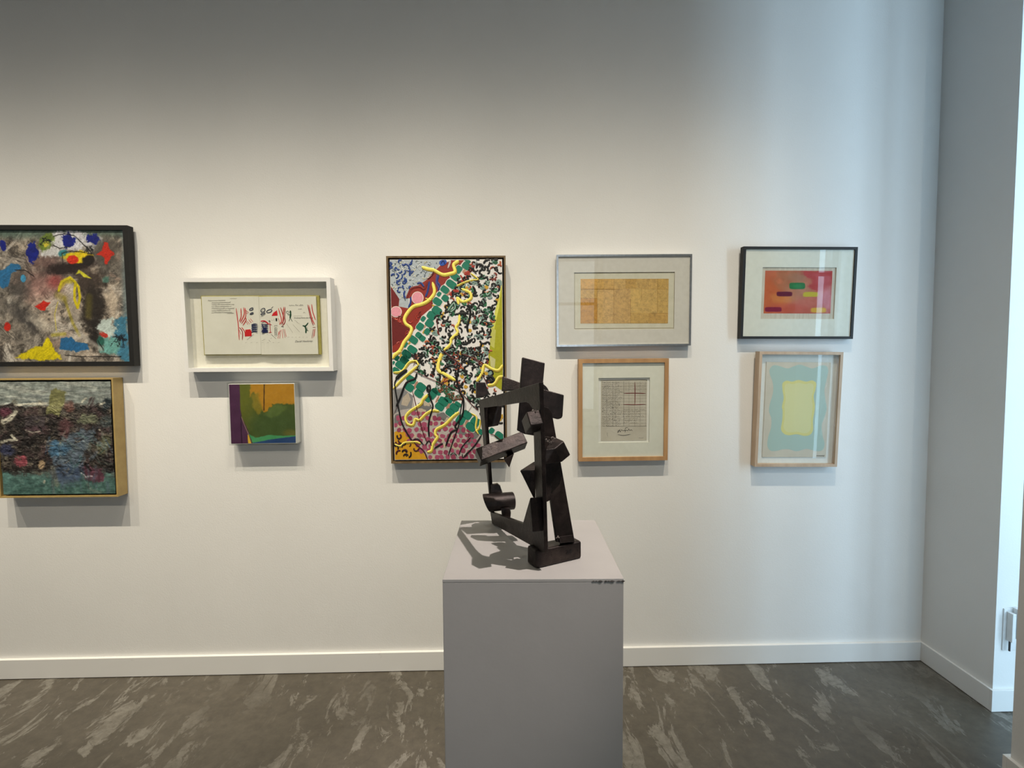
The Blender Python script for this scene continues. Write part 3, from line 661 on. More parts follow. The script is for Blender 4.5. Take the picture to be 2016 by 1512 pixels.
    for pts, w_ in (([(20, 470), (90, 450), (140, 380)], 44), ([(0, 665), (80, 645), (150, 640)], 22), ([(100, 600), (150, 640)], 26), ([(130, 320), (430, 300)], 18), ([(940, 550), (935, 545)], 16), ([(400, 1030), (402, 1036)], 24), ([(760, 290), (800, 260)], 18), ([(930, 320), (980, 300)], 16)): c = mixm(c, lmask(X, Y, pts, w_, 8, 24, 97)*.85, (192, 188, 168))
    c, h3 = strokes(c, X, Y, 60, (450, 1020, 560, 1080), (60, 160), (10, 34), ((84, 102, 122), (60, 84, 112), (104, 116, 118), (60, 66, 70), (110, 124, 112), (52, 92, 88)), 16, 80, 40, .3, .6)
    c, h4 = strokes(c, X, Y, 50, (-40, 1040, 400, 960), (30, 90), (8, 22), ((20, 17, 17), (110, 104, 88), (64, 52, 50), (36, 30, 30)), 17, 10, 50, .5, .85)
    st = fbm(X/60., Y/9., 197, 4, .6); c = c*(1+.5*(st-.5)+.6*(n2-.5))[..., None]+(n3-.5)[..., None]*34; c = c*.82+.18*c.mean(-1, keepdims=True)
    return c, .0004+dark*(.0060*rid*n2+.002*n3)+.0012*n2+.0035*h2+.0008*h1
grid_paint(a, 'canvas', cv, .006, 250, 250, 0, 730, k2, cs, f2, 'paint')
panel('stretcher', inset(cv, .001), .0065, .0299, 'blackgap', a.o)

# ------------------------------------------------------------------ 3: white shadow box with an open book
a = Art('shadow_box_frame', 'white deep shadow box frame around an open book with drawings', 'frame', (-1.1563, 1.7563, .7054, .4439, 0, 1.93), .066)
o = (-a.w/2, a.w/2, -a.h/2, a.h/2); i_ = inset(o, .0185)
from_bm('frame', ring_bm(o, i_, 0, a.t, .0015), 'white', a.o)
panel('backing', inset(o, .010), .044, a.t-.002, 'linen', a.o)
panel('glass', inset(o, .012), .004, .006, 'glass', a.o)
bk = empty('open_book', M4=a.M)
tag(bk, 'open picture book with red and green ink drawings inside white shadow box', 'book')
yb = .020
class _S: pass
s3 = _S(); s3.a = a
k3 = 2016/360
def R3(c, y): return a.rect([(340+x/k3, 530+z/k3) for x, z in c], y)
cov = R3([(297, 290), (1612, 290), (1632, 945), (345, 945)], yb+.006)
panel('cover', cov, yb+.010, .0435, 'cover', bk, .001)
pl = R3([(318, 300), (940, 300), (968, 938), (352, 938)], yb); pr = R3([(944, 300), (1580, 300), (1600, 938), (974, 938)], yb)
xm = (pl[1]+pr[0])/2
def page(nm, x0, x1, z0, z1, gut):
    bm = bmesh.new(); n = 14; a_, b_ = [], []
    for i in range(n+1):
        t = i/n; x = x0+(x1-x0)*t; d = (1-t) if gut == 'l' else t
        y = yb+.0055*max(0, (d-.82)/.18)**2
        a_.append((bm.verts.new((x, y, z0)), bm.verts.new((x, y, z1)))); b_.append((bm.verts.new((x, yb+.0095, z0)), bm.verts.new((x, yb+.0095, z1))))
    for i in range(n):
        bm.faces.new((a_[i][0], a_[i+1][0], a_[i+1][1], a_[i][1])); bm.faces.new((b_[i][1], b_[i+1][1], b_[i+1][0], b_[i][0]))
        bm.faces.new((a_[i][0], b_[i][0], b_[i+1][0], a_[i+1][0])); bm.faces.new((a_[i][1], a_[i+1][1], b_[i+1][1], b_[i][1]))
    bm.faces.new((a_[0][0], a_[0][1], b_[0][1], b_[0][0])); bm.faces.new((a_[n][1], a_[n][0], b_[n][0], b_[n][1]))
    return from_bm(nm, bm, 'paper', bk)
page('page_block', pl[0], xm-.0004, pl[2], pl[3], 'r'); page('page_block', xm+.0004, pr[1], pr[2], pr[3], 'l')
P = Paint(a, 340, 530, k3, yb); rn = random.Random(12); RED = (196, 52, 48); DRD = (150, 44, 44); NAV = (26, 34, 78); GRN = (24, 66, 42); INK = (70, 70, 66)
for pts in ([(700, 430), (722, 600), (735, 780)], [(752, 430), (755, 520), (735, 580)], [(785, 420), (788, 500), (745, 590)], [(800, 425), (805, 520), (760, 600)], [(808, 455), (840, 480)], [(812, 480), (830, 490)], [(800, 530), (810, 560), (775, 620)], [(735, 640), (770, 690), (768, 780)], [(760, 640), (795, 690), (800, 745)], [(735, 670), (755, 720)], [(820, 570), (850, 605)], [(840, 555), (868, 592)], [(858, 545), (885, 580)], [(810, 575), (830, 612)],
            [(1165, 430), (1200, 560), (1180, 610)], [(1190, 420), (1225, 540), (1200, 610)], [(1225, 415), (1220, 500), (1215, 600)], [(1240, 415), (1235, 520), (1240, 580), (1210, 625)], [(1165, 540), (1185, 610)], [(1170, 690), (1162, 765)], [(1190, 670), (1180, 765)], [(1205, 665), (1215, 760)], [(1220, 660), (1240, 755)], [(1235, 660), (1252, 745)], [(1180, 680), (1170, 720)],
            [(1488, 390), (1520, 530), (1550, 620)], [(1500, 395), (1535, 540), (1565, 610)], [(1532, 385), (1545, 470), (1575, 560)], [(1545, 640), (1575, 640)], [(1550, 660), (1535, 760)], [(1562, 660), (1550, 755)], [(1572, 655), (1560, 740)]):
    P.line(pts, 9, RED if rn.random() < .7 else DRD, .0010, .0002)
P.poly([(800, 668), (855, 662), (872, 690), (870, 738), (802, 742)], (204, 36, 40)); P.poly([(1150, 452), (1158, 512), (1090, 515), (1110, 480)], (204, 36, 44))
for pts in ([(970, 575), (1015, 572), (1060, 605)], [(1070, 590), (1078, 700)], [(1040, 600), (1090, 612)], [(1060, 700), (1092, 695)]): P.line(pts, 13, (186, 30, 46), .0010, .0002)
for i, y in enumerate((610, 628, 648, 668, 690)): P.line([(868, y+6), (900, y-6), (936, y)], 11, NAV, .0010, .0002); P.line([(975, y+2), (1020, y-2), (1055, y+4)], 9, NAV, .0010, .0002)
for pts in ([(880, 615), (885, 690)], [(985, 600), (1010, 690), (985, 695)], [(1000, 695), (1015, 650), (1050, 690)], [(1030, 605), (1035, 660)]): P.line(pts, 12, NAV, .0011, .0002)
P.poly([(975, 690), (1010, 650), (1050, 700), (1000, 700)], NAV, .0006)
def oval(cx, cy, rx, ry, w, c, rot=0):
    P.line([(cx+rx*math.cos(t), cy+ry*math.sin(t)+rot*math.cos(t)*8) for t in [i*math.pi/4 for i in range(9)]], w, c, .0010, .0002)
for q in ((868, 440, 20, 12), (872, 488, 18, 8), (996, 452, 24, 20), (996, 492, 24, 8), (1066, 462, 30, 16)): oval(*q, 8, (52, 58, 76), -1)
P.line([(1088, 432), (1108, 412)], 9, (52, 58, 76), .001, .0002)
for pts in ([(1070, 560), (1065, 580), (1080, 570)], [(1050, 565), (1075, 572)], [(1090, 560), (1105, 562)], [(1118, 545), (1120, 572)], [(820, 778), (895, 715)], [(1085, 715), (1140, 765)], [(1040, 712), (1048, 718)], [(1080, 765), (1092, 758)], [(1060, 780), (1080, 800)], [(985, 790), (1020, 770)]): P.line(pts, 5, (84, 80, 76), .001, .0002)
P.poly([(1134, 540), (1152, 540), (1152, 574), (1136, 574)], (28, 30, 30))
P.line([(1198, 630), (1225, 634)], 11, (60, 34, 40), .0012, .0002)
for pts, w_ in (([(1298, 455), (1300, 500), (1295, 540)], 16), ([(1268, 500), (1312, 505)], 12), ([(1296, 535), (1282, 572)], 10), ([(1296, 535), (1320, 575)], 10), ([(1455, 620), (1470, 660), (1468, 705)], 16), ([(1432, 622), (1465, 625), (1495, 590)], 12), ([(1468, 660), (1495, 680)], 9), ([(1480, 640), (1485, 680)], 8)): P.line(pts, w_, GRN, .0010, .0002)
oval(1268, 475, 14, 14, 4, (70, 90, 80))
for i in range(7):
    y = 350+i*22; scrib(P, 430-(40 if i == 0 else 0), y, 690-(110 if i == 0 else rn.uniform(0, 60)), y-4, 7, 7, 3.4, (92, 88, 80), rn)
scrib(P, 600, 488, 675, 488, 7, 7, 3.4, (92, 88, 80), rn); scrib(P, 632, 326, 705, 324, 4, 8, 3, (110, 106, 96), rn)
for (x0, y, x1) in ((1282, 402, 1340), (1350, 402, 1440), (1385, 442, 1425), (1440, 480, 1470), (1118, 625, 1155)): scrib(P, x0, y, x1, y, 8, 9, 3.4, (104, 100, 96), rn)
for i in range(5): oval(1138, 652+i*18, 14, 10, 3, (110, 112, 106))
for pts in ([(1255, 600), (1325, 700)], [(1325, 610), (1400, 690)], [(1345, 560), (1400, 605)], [(1330, 515), (1430, 515)]): P.line(pts, 3.4, (120, 112, 100), .001, .0001)
for x in range(800, 1190, 60): P.line([(x, 812), (x+20, 806)], 3.4, (120, 114, 104), .001, .0001)
for x in range(1270, 1500, 40): P.line([(x, 750), (x+18, 748)], 3.4, (130, 124, 112), .001, .0001)
P.build('ink_drawing', 'print', bk)
def flatM(px, py, y, rot=0):
    x, z = a.loc(px, py, y); c, s = math.cos(rot), math.sin(rot)
    return Matrix(((c, -s, 0, x), (0, 0, -1, y), (s, c, 0, z), (0, 0, 0, 1)))
M['ink'] = mat('printing_ink', (.05, .045, .045, 1), .8); M['pencil'] = mat('pencil_grey', (.20, .19, .175, 1), .8)
text_mesh('printed_title', 'Hockney Paints the Stage', .0088, 'ink', bk, flatM(340+1338/k3, 530+543/k3, yb-.0006), 0, .0001)
text_mesh('pencil_signature', 'David Hockney', .0135, 'pencil', bk, flatM(340+1345/k3, 530+806/k3, yb-.0006, .02), .45, .0001)

# ------------------------------------------------------------------ 4: small canvas in a clear acrylic box
a = Art('boxed_painting', 'small green and ochre abstract in a clear acrylic box below the white shadow box', 'painting', (-1.1517, 1.3307, .3263, .3043, .14, .1), .057)
k4 = 1368/190; o = (-a.w/2, a.w/2, -a.h/2, a.h/2); tk = .004
ab = bmesh.new(); dp = a.t
for q in ((o[0], o[1], 0, tk*.6, o[2], o[3]), (o[0], o[0]+tk, tk*.6, dp, o[2], o[3]), (o[1]-tk, o[1], tk*.6, dp, o[2], o[3]), (o[0]+tk, o[1]-tk, tk*.6, dp, o[3]-tk, o[3]), (o[0]+tk, o[1]-tk, tk*.6, dp, o[2], o[2]+tk)): box_bm(*q, bm=ab)
from_bm('acrylic_cover', ab, 'acrylic', a.o)
yc = .008
r4 = a.rect([(430+x/k4, 735+z/k4) for x, z in ((138, 150), (1078, 145), (1104, 1004), (170, 1010))], yc)
r4 = (max(r4[0], o[0]+tk+.001), min(r4[1], o[1]-tk-.001), max(r4[2], o[2]+tk+.001), min(r4[3], o[3]-tk-.001))
panel('canvas', r4, yc+.0005, dp-.001, 'mat_white', a.o)
def f4(X, Y):
    n = fbm(X/90., Y/90., 101); n2 = fbm(X/300., Y/200., 105)
    c = np.ones(X.shape+(3,))*np.array([92, 98, 30.])
    c = mixm(c, sstep(440, 700, X+.4*Y-200+100*(n2-.5))*.9, (70, 88, 36)); c = mixm(c, ell(X, Y, 800, 760, 380, 240, .5)*.6, (62, 84, 40))
    c = mixm(c, pmask(X, Y, [(430, 100), (1200, 100), (1200, 455), (900, 430), (780, 450), (640, 575), (560, 380), (500, 250), (440, 330)], 14, 30), (184, 132, 30))
    c = mixm(c, pmask(X, Y, [(470, 300), (560, 270), (620, 520), (560, 600), (480, 480)], 20, 20)*.85, (140, 124, 34))
    c = mixm(c, pmask(X, Y, [(650, 590), (790, 450), (1000, 470), (860, 590), (740, 640)], 18, 20)*.8, (92, 112, 52)); c = mixm(c, ell(X, Y, 1040, 860, 110, 55, .4, .3, 107)*.7, (110, 104, 42))
    c = mixm(c, pmask(X, Y, [(290, 140), (440, 140), (430, 420), (330, 560), (300, 480)], 30, 20)*.6, (104, 110, 30))
    c = mixm(c, pmask(X, Y, [(100, 100), (290, 100), (300, 480), (320, 620), (440, 880), (480, 1050), (100, 1050)], 4, 6), (78, 40, 74)); c = mixm(c, lmask(X, Y, [(310, 600), (322, 1020)], 14, 3), (42, 18, 40))
    c = mixm(c, pmask(X, Y, [(425, 870), (520, 930), (700, 890), (900, 900), (1120, 895), (1120, 930), (480, 1000)], 4, 10), (70, 150, 96)); c = mixm(c, pmask(X, Y, [(480, 1000), (760, 950), (1120, 905), (1120, 1060), (480, 1060)], 4, 4), (34, 66, 116))
    c = mixm(c, pmask(X, Y, [(405, 880), (425, 890), (460, 1010), (415, 1015)], 3), (222, 178, 50)); c = mixm(c, lmask(X, Y, [(318, 620), (360, 740), (425, 890)], 8, 3)*.7, (196, 176, 130))
    c = mixm(c, lmask(X, Y, [(648, 140), (643, 525)], 15, 3), (56, 34, 20)); c += (n-.5)[..., None]*20
    return c, .0002+.0004*n
grid_paint(a, 'painted_surface', inset(r4, .0022), yc, 150, 140, 430, 735, k4, [(430+x/k4, 735+z/k4) for x, z in ((138, 150), (1078, 145), (1104, 1004), (170, 1010))], f4, 'paint')

# ------------------------------------------------------------------ 5: tall busy canvas
a = Art('framed_painting', 'tall dense multicoloured painting with green cells and yellow zigzags behind the sculpture', 'painting', (-.2546, 1.579, .5704, 1.0046, .06, 1.15), .05)
o = (-a.w/2, a.w/2, -a.h/2, a.h/2); i_ = inset(o, .0085)
from_bm('frame', ring_bm(o, i_, 0, a.t, .001), 'walnut', a.o)
panel('backing', inset(o, .004), .028, .034, 'blackgap', a.o)
cv = inset(o, .0165); yc = .004
M['gesso'] = tinted('gesso_ground', (.70, .685, .68, 1), (.78, .765, .755, 1), 30, .6, 0, .2, 120)
panel('canvas', cv, yc, .0279, 'gesso', a.o)
ka, kb = 1775/270, 1570/270
P = Paint(a, 745, 490, ka, yc); P.clip = inset(cv, .0015); rn = random.Random(55)
A5 = (745, 490, ka); B5 = (745, 690, kb)
# colour fields
RD = (142, 42, 30); DR = (104, 24, 22)
P.poly([(148, 140), (800, 140), (780, 230), (630, 400), (500, 480), (390, 600), (400, 770), (262, 760), (270, 650), (150, 470)], (172, 182, 190), .0003)
P.poly([(158, 480), (272, 650), (262, 745), (390, 770), (440, 640), (360, 640), (400, 520), (520, 470), (625, 400), (790, 225), (940, 145), (1110, 145), (960, 330), (740, 580), (690, 760), (560, 870), (480, 1030), (400, 1130), (290, 1320), (175, 1345)], RD, .0004)
P.poly([(160, 900), (330, 990), (410, 1050), (330, 1160), (178, 1260)], DR, .0006); P.poly([(158, 490), (272, 650), (250, 740), (160, 740)], (108, 22, 24), .0006)
P.poly([(1612, 400), (1580, 540), (1510, 800), (1452, 1050), (1440, 1300), (1425, 1500), (1620, 1500)], (164, 164, 22), .0004)
P.poly([(1600, 420), (1572, 560), (1500, 860), (1450, 1080), (1490, 1080), (1560, 760)], (214, 214, 92), .0005)
P.at(*B5); P.poly([(1262, 0), (1255, 160), (1300, 260), (1330, 400), (1400, 450), (1440, 450), (1440, 0)], (160, 160, 22), .00045); P.poly([(1275, 60), (1285, 180), (1330, 210), (1340, 100)], (196, 194, 140), .0006); P.at(*A5); P.poly([(1455, 1000), (1450, 1250), (1500, 1290), (1520, 1050)], (190, 190, 96), .0006)
P.at(*B5)
P.poly([(160, 440), (300, 420), (400, 560), (420, 700), (700, 700), (800, 760), (900, 820), (1180, 960), (1250, 1245), (175, 1250)], (178, 170, 166), .0004)
P.poly([(170, 450), (280, 440), (400, 520), (380, 660), (260, 680), (170, 730)], (128, 128, 130), .0005); P.poly([(280, 540), (340, 480), (370, 560), (330, 640), (260, 620)], (178, 166, 150), .0006)
for q in ((530, 650, 70, 60), (740, 760, 70, 50), (960, 910, 60, 70), (1090, 960, 60, 60), (210, 800, 40, 70), (450, 700, 50, 40), (1060, 1040, 60, 60)): P.blob(*q, rn.uniform(0, 60), (112, 112, 112), .0006, .8, 14, .25, rn)
for q in ((480, 720, 60, 60), (560, 600, 40, 40), (800, 800, 40, 30), (900, 1090, 60, 40)): P.blob(*q, 0, (186, 172, 152), .0007, .8, 14, .25, rn)
P.poly([(172, 935), (290, 890), (390, 1030), (480, 1110), (560, 1245), (182, 1250)], (204, 150, 26), .0007)
P.poly([(720, 760), (830, 850), (790, 900), (690, 860)], (176, 172, 166), .0006)
P.build('colour_fields', 'paint')
# magenta dots
for i in range(15):
    for j in range(9):
        x = 190+i*68+(j % 2)*34+rn.uniform(-14, 14); y = 720+j*62+rn.uniform(-12, 12)
        if y < 700+.28*abs(x-450) or (x < 560 and y > 900 and x < 200+(y-900)*1.1) or x > 1110+(y-900)*.2 or y > 1228: continue
        P.blob(x, y, rn.uniform(22, 32), rn.uniform(20, 30), rn.uniform(0, 90), (160, 74, 102) if rn.random() < .75 else (140, 58, 84), .0011, .8, 12, .1, rn)
        if rn.random() < .55: P.blob(x+34, y+6, 20, 22, 0, (150, 148, 146) if rn.random() < .6 else (190, 176, 152), .0009, .8, 10, .2, rn)
P.build('magenta_dots', 'paint', stuff=True)
# green cells
GR = (22, 116, 94)
P.at(*A5)
for q in ((1150, 150, 50, 22), (1140, 222, 58, 46), (1035, 268, 44, 52), (995, 362, 66, 44), (945, 458, 72, 48), (860, 528, 58, 44), (785, 585, 26, 32), (865, 638, 46, 42), (765, 682, 62, 46), (757, 800, 66, 52), (688, 866, 62, 52), (580, 905, 28, 36), (662, 966, 56, 50), (540, 1006, 46, 50), (632, 1070, 38, 44), (520, 1116, 40, 38), (568, 1158, 42, 38), (450, 1176, 66, 46), (440, 1302, 66, 44), (352, 1240, 22, 40), (368, 1362, 66, 44), (335, 1442, 58, 40), (240, 1412, 30, 36)):
    P.blob(q[0], q[1], q[2]*1.12, q[3]*1.12, 36, (236, 228, 222), .0008, .6, 16); P.blob(*q, 36, GR, .0013, .55, 18, .03, rn); P.build('green_cell', 'paint')
P.at(*B5)
for q in ((325, 42, 58, 40), (300, 112, 56, 38), (210, 85, 26, 30), (248, 166, 54, 42), (200, 232, 46, 34), (172, 140, 16, 20), (375, 332, 60, 40), (358, 424, 50, 44), (490, 420, 58, 46), (462, 494, 54, 40), (570, 548, 40, 44), (622, 500, 46, 62), (662, 474, 60, 24), (745, 585, 62, 46), (702, 645, 56, 40), (797, 566, 52, 26), (870, 655, 56, 40), (820, 712, 52, 42), (912, 616, 42, 24), (940, 795, 52, 54), (1012, 738, 58, 46), (1060, 876, 62, 44), (1090, 800, 30, 42), (1132, 830, 30, 52), (1168, 930, 36, 30), (1295, 920, 30, 36), (1390, 982, 62, 44)):
    P.blob(q[0], q[1], q[2]*1.12, q[3]*1.12, 36, (236, 228, 222), .0008, .6, 16); P.blob(*q, 36, GR, .0013, .55, 18, .03, rn); P.build('green_cell', 'paint')
# tan marks between cells
P.at(*A5)
for q in ((1110, 290, 20, 26), (905, 575, 14, 40), (720, 740, 40, 12), (610, 990, 12, 40), (590, 1070, 14, 30), (400, 1220, 14, 20), (500, 1100, 14, 14), (290, 1380, 14, 24), (620, 1270, 50, 10), (830, 850, 14, 44), (710, 1040, 16, 44), (510, 1400, 18, 34)): P.blob(*q, 30, (186, 140, 118) if rn.random() < .6 else (196, 156, 52), .0012, .7, 12, .15, rn)
P.at(*B5)
for q in ((425, 400, 16, 50), (675, 560, 12, 40), (800, 640, 20, 40), (450, 60, 14, 40), (1010, 820, 14, 40), (770, 350, 50, 60), (860, 600, 10, 16)): P.blob(*q, 25, (170, 128, 108) if q[0] != 770 else (196, 152, 60), .0012, .7, 12, .15, rn)
P.build('tan_marks', 'paint', stuff=True)
# grey-blue squiggles, upper left
def squig(x, y, L, w, col, lift, h=.0010, turn=1.1):
    a_ = rn.uniform(0, 6.28); pts = [(x, y)]; t = rn.choice((-1, 1))*rn.uniform(.5, turn)
    for i in range(3): pts.append((pts[-1][0]+L/3*math.cos(a_), pts[-1][1]+L/3*math.sin(a_))); a_ += t
    P.line(pts, w, col, lift, h)
P.at(*A5)
zone = [(170, 160), (780, 160), (740, 250), (600, 390), (480, 470), (380, 560), (360, 720), (290, 700), (290, 600), (180, 470)]
for i in range(230):
    x, y = rn.uniform(160, 790), rn.uniform(150, 740)
    if inpoly(x, y, zone): squig(x, y, rn.uniform(20, 50), rn.uniform(7, 12), rn.choice(((120, 128, 128), (206, 210, 208), (90, 104, 116), (206, 210, 208), (196, 192, 160))), .0012, .0008)
for i in range(34):
    x, y = rn.uniform(160, 420), rn.uniform(160, 560)
    if inpoly(x, y, zone): squig(x, y, rn.uniform(50, 80), rn.uniform(16, 24), (30, 62, 132), .0016, .001)
for pts in ([(500, 450), (550, 440), (590, 490)], [(660, 420), (640, 540), (610, 620)], [(345, 540), (330, 590), (350, 640)], [(420, 620), (415, 700), (390, 760)], [(780, 340), (760, 420), (790, 470), (775, 540)]): P.line(pts, 24, (36, 60, 130), .0016, .001)
P.blob(835, 175, 50, 38, -30, (40, 84, 176), .0018, .8); P.line([(810, 190), (840, 150), (860, 200)], 12, (24, 40, 100), .0024)
for pts, c in (([(900, 170), (930, 160), (900, 250)], (200, 186, 186)), ([(640, 390), (700, 330), (720, 290)], (84, 18, 22)), ([(690, 340), (640, 380)], (226, 196, 190)), ([(760, 330), (750, 440), (790, 520)], (84, 70, 126))): P.line(pts, 22, c, .0018)
# scalloped red rim
P.line([(365, 640), (390, 580), (420, 520), (470, 495), (540, 490), (590, 520), (620, 470), (640, 420)], 26, (120, 28, 26), .0016)
P.build('blue_grey_squiggles', 'paint', stuff=True)
# pink discs and red highlights
for q in ((507, 634, 78, 82), (230, 814, 74, 72)): P.blob(*q, 0, (236, 222, 216), .0018, 1, 28); P.blob(q[0], q[1], q[2]-8, q[3]-8, 0, (224, 150, 166), .0024, 1, 28); P.build('pink_disc', 'paint')
for i in range(20):
    x, y = rn.uniform(190, 640), rn.uniform(760, 1280)
    if inpoly(x, y, [(180, 900), (420, 800), (640, 700), (560, 860), (400, 1100), (200, 1300)]): squig(x, y, rn.uniform(40, 90), rn.uniform(6, 12), rn.choice(((196, 96, 84), (100, 20, 20), (180, 60, 44))), .0016)
P.build('red_highlights', 'paint', stuff=True)
for pts in ([(1110, 330), (1180, 290), (1240, 210)], [(1020, 450), (1120, 400), (1180, 320)], [(1060, 340), (1100, 400)], [(930, 600), (990, 540), (1040, 560)], [(920, 580), (960, 620)]): P.line(pts, 44, (160, 46, 32), .0012); P.build('red_stroke', 'paint')
# dense squiggle field
zone = [(1210, 150), (1600, 150), (1585, 480), (1465, 960), (1440, 1490), (430, 1490), (470, 1400), (560, 1290), (640, 1180), (700, 1090), (750, 990), (800, 890), (850, 770), (930, 680), (940, 560), (1030, 490), (1090, 400), (1200, 310)]
zb = [(400, 0), (1255, 0), (1270, 260), (1340, 420), (1420, 560), (1420, 800), (1300, 840), (1180, 690), (1080, 600), (960, 490), (820, 410), (640, 330), (470, 240), (420, 160)]
pts_all = []
for zn, fr, bx, n in ((zone, A5, (420, 1600, 150, 1490), 4000), (zb, B5, (400, 1420, 0, 840), 2600)):
    P.at(*fr); kept = []; f = 1 if fr is A5 else kb/ka
    for i in range(n):
        x, y = rn.uniform(bx[0], bx[1]), rn.uniform(bx[2], bx[3])
        if not inpoly(x, y, zn) or any((x-u)**2+(y-v)**2 < (35*f)**2 for u, v in kept): continue
        kept.append((x, y)); q = rn.random()
        if q < .09: P.blob(x, y, 44*f, 34*f, rn.uniform(0, 90), rn.choice(((34, 92, 62), (40, 104, 66), (126, 152, 146))), .0010, .8, 12, .25, rn); squig(x, y, 60*f, 14*f, (126, 156, 148), .0022)
        if q < .62: squig(x-12, y-12, rn.uniform(60, 105)*f, rn.uniform(19, 26)*f, (12, 12, 12), .0016, .0012, 1.5)
        elif q < .70: squig(x, y, rn.uniform(50, 80)*f, rn.uniform(16, 24)*f, rn.choice(((160, 72, 44), (126, 44, 30), (176, 92, 50))), .0017)
        elif q < .80: squig(x, y, rn.uniform(60, 90)*f, rn.uniform(18, 26)*f, rn.choice(((130, 154, 150), (44, 106, 72), (150, 160, 160))), .0018)
        elif q < .84: P.blob(x, y, 28*f, 22*f, rn.uniform(0, 90), (196, 154, 48), .0014, .7, 10, .2, rn)
P.at(*A5)
for pts in ([(1265, 250), (1290, 200), (1340, 210), (1340, 260), (1310, 290), (1315, 330)], [(1360, 190), (1390, 150), (1420, 150)], [(1240, 300), (1270, 320)], [(1330, 320), (1360, 370), (1420, 360)], [(1220, 480), (1250, 540), (1230, 600), (1290, 600)], [(1160, 720), (1190, 800), (1180, 900), (1150, 1000), (1160, 1080)]): P.line(pts, 28, (12, 12, 12), .0020, .0014)
for pts in ([(1390, 560), (1410, 600), (1450, 560)], [(1440, 420), (1400, 440), (1430, 470)], [(900, 800), (940, 740), (980, 700), (990, 770), (930, 820)]): P.line(pts, 40, (30, 96, 62), .0020); P.line(pts, 14, (150, 176, 166), .0030)
P.at(*B5)
for i in range(46):
    t = rn.random(); x = 640+t*300+rn.uniform(-14, 14); y = 395+t*165+rn.uniform(-22, 22)
    squig(x, y, rn.uniform(40, 70), rn.uniform(16, 24), rn.choice(((52, 84, 58), (64, 70, 48), (120, 64, 40), (130, 150, 146), (40, 96, 66))), .0016)
P.build('dense_squiggles', 'paint', stuff=True)
# yellow zigzag strokes
YL = (252, 238, 112)
def yz(pts, w=26): P.line([(x+5, y+8) for x, y in pts], w+8, (186, 160, 50), .0020, .0008); P.line(pts, w*.9, YL, .0030, .0011); P.build('yellow_zigzag', 'paint')
P.at(*A5)
for pts, w_ in (([(560, 232), (650, 258), (720, 272), (830, 328), (920, 318), (990, 290), (970, 200), (1040, 150)], 36), ([(700, 430), (722, 560), (650, 660), (560, 710), (440, 748), (340, 880), (350, 960), (425, 1020), (400, 1110), (330, 1200), (275, 1310), (185, 1385)], 34), ([(1075, 515), (1180, 560), (1190, 640), (1090, 680), (1020, 630), (1040, 720)], 30), ([(1048, 850), (1040, 950), (1000, 1012), (1022, 1080), (940, 1160), (930, 1230), (845, 1308)], 28), ([(680, 660), (610, 640)], 26), ([(1010, 480), (1110, 430), (1220, 400), (1290, 390), (1190, 310)], 14)): yz(pts, w_)
P.at(*B5)
for pts, w_ in (([(722, 30), (692, 120), (682, 215), (760, 268), (880, 335)], 34), ([(170, 250), (270, 232), (350, 132), (430, 118), (460, 165)], 18), ([(165, 432), (260, 332), (330, 270), (450, 170)], 20), ([(562, 500), (505, 560), (478, 612), (360, 690), (308, 760), (330, 832), (392, 848), (420, 780), (470, 790), (540, 722), (620, 682), (692, 692)], 22), ([(922, 700), (850, 752), (760, 842), (660, 900), (650, 960), (672, 990), (620, 1070), (604, 1140), (560, 1160)], 24), ([(180, 1070), (250, 1090), (300, 1052), (430, 1042), (480, 1062)], 16), ([(1120, 350), (1182, 262), (1210, 162), (1290, 202), (1370, 222), (1424, 160)], 26), ([(1245, 395), (1320, 380), (1372, 305), (1424, 292)], 24), ([(160, 90), (200, 30), (260, 10)], 18), ([(1060, 715), (1120, 760), (1110, 880), (1140, 950)], 12), ([(1165, 790), (1150, 880), (1110, 920)], 12)): yz(pts, w_)
# black drips, thin dark red lines, marks in the ochre corner
for pts, w_ in (([(560, 400), (580, 480), (600, 560), (625, 640), (590, 760), (575, 860), (580, 990)], 18), ([(330, 225), (200, 340), (195, 440), (215, 560), (240, 700), (280, 850), (380, 1030)], 16), ([(440, 260), (420, 320), (320, 370), (250, 540), (205, 640)], 22), ([(920, 200), (900, 330), (935, 480), (975, 560), (962, 740), (880, 860), (900, 900), (830, 940), (770, 1095)], 20), ([(965, 560), (940, 700), (920, 850), (850, 1050), (800, 1200)], 12), ([(1185, 960), (1100, 1090), (980, 1210)], 16), ([(1060, 990), (960, 1100), (920, 1200)], 12), ([(560, 410), (590, 400), (590, 460), (560, 460), (560, 410)], 20), ([(900, 200), (840, 170), (760, 200), (720, 240)], 24), ([(640, 1120), (700, 1080), (740, 1060)], 18), ([(390, 1030), (450, 1010), (520, 1080)], 14), ([(1250, 310), (1290, 300), (1320, 340), (1270, 360)], 34), ([(540, 1080), (580, 1030), (610, 1090)], 12), ([(820, 1200), (860, 1170), (900, 1200)], 10), ([(960, 1180), (970, 1220), (1030, 1180)], 12), ([(200, 330), (260, 270), (330, 220)], 40)): P.line(pts, w_, (14, 13, 14), .0034, .0014); P.build('black_drip', 'paint')
for i in range(22):
    x, y = rn.uniform(190, 500), rn.uniform(930, 1235)
    if inpoly(x, y, [(175, 950), (290, 910), (390, 1040), (480, 1120), (540, 1235), (182, 1240)]): squig(x, y, rn.uniform(40, 80), rn.uniform(12, 20), rn.choice(((30, 12, 16), (72, 20, 30))), .0022)
P.line([(290, 890), (340, 960), (390, 1030), (450, 1090), (520, 1150), (565, 1245)], 14, (72, 18, 40), .0022)
P.build('ochre_corner_marks', 'paint', stuff=True)
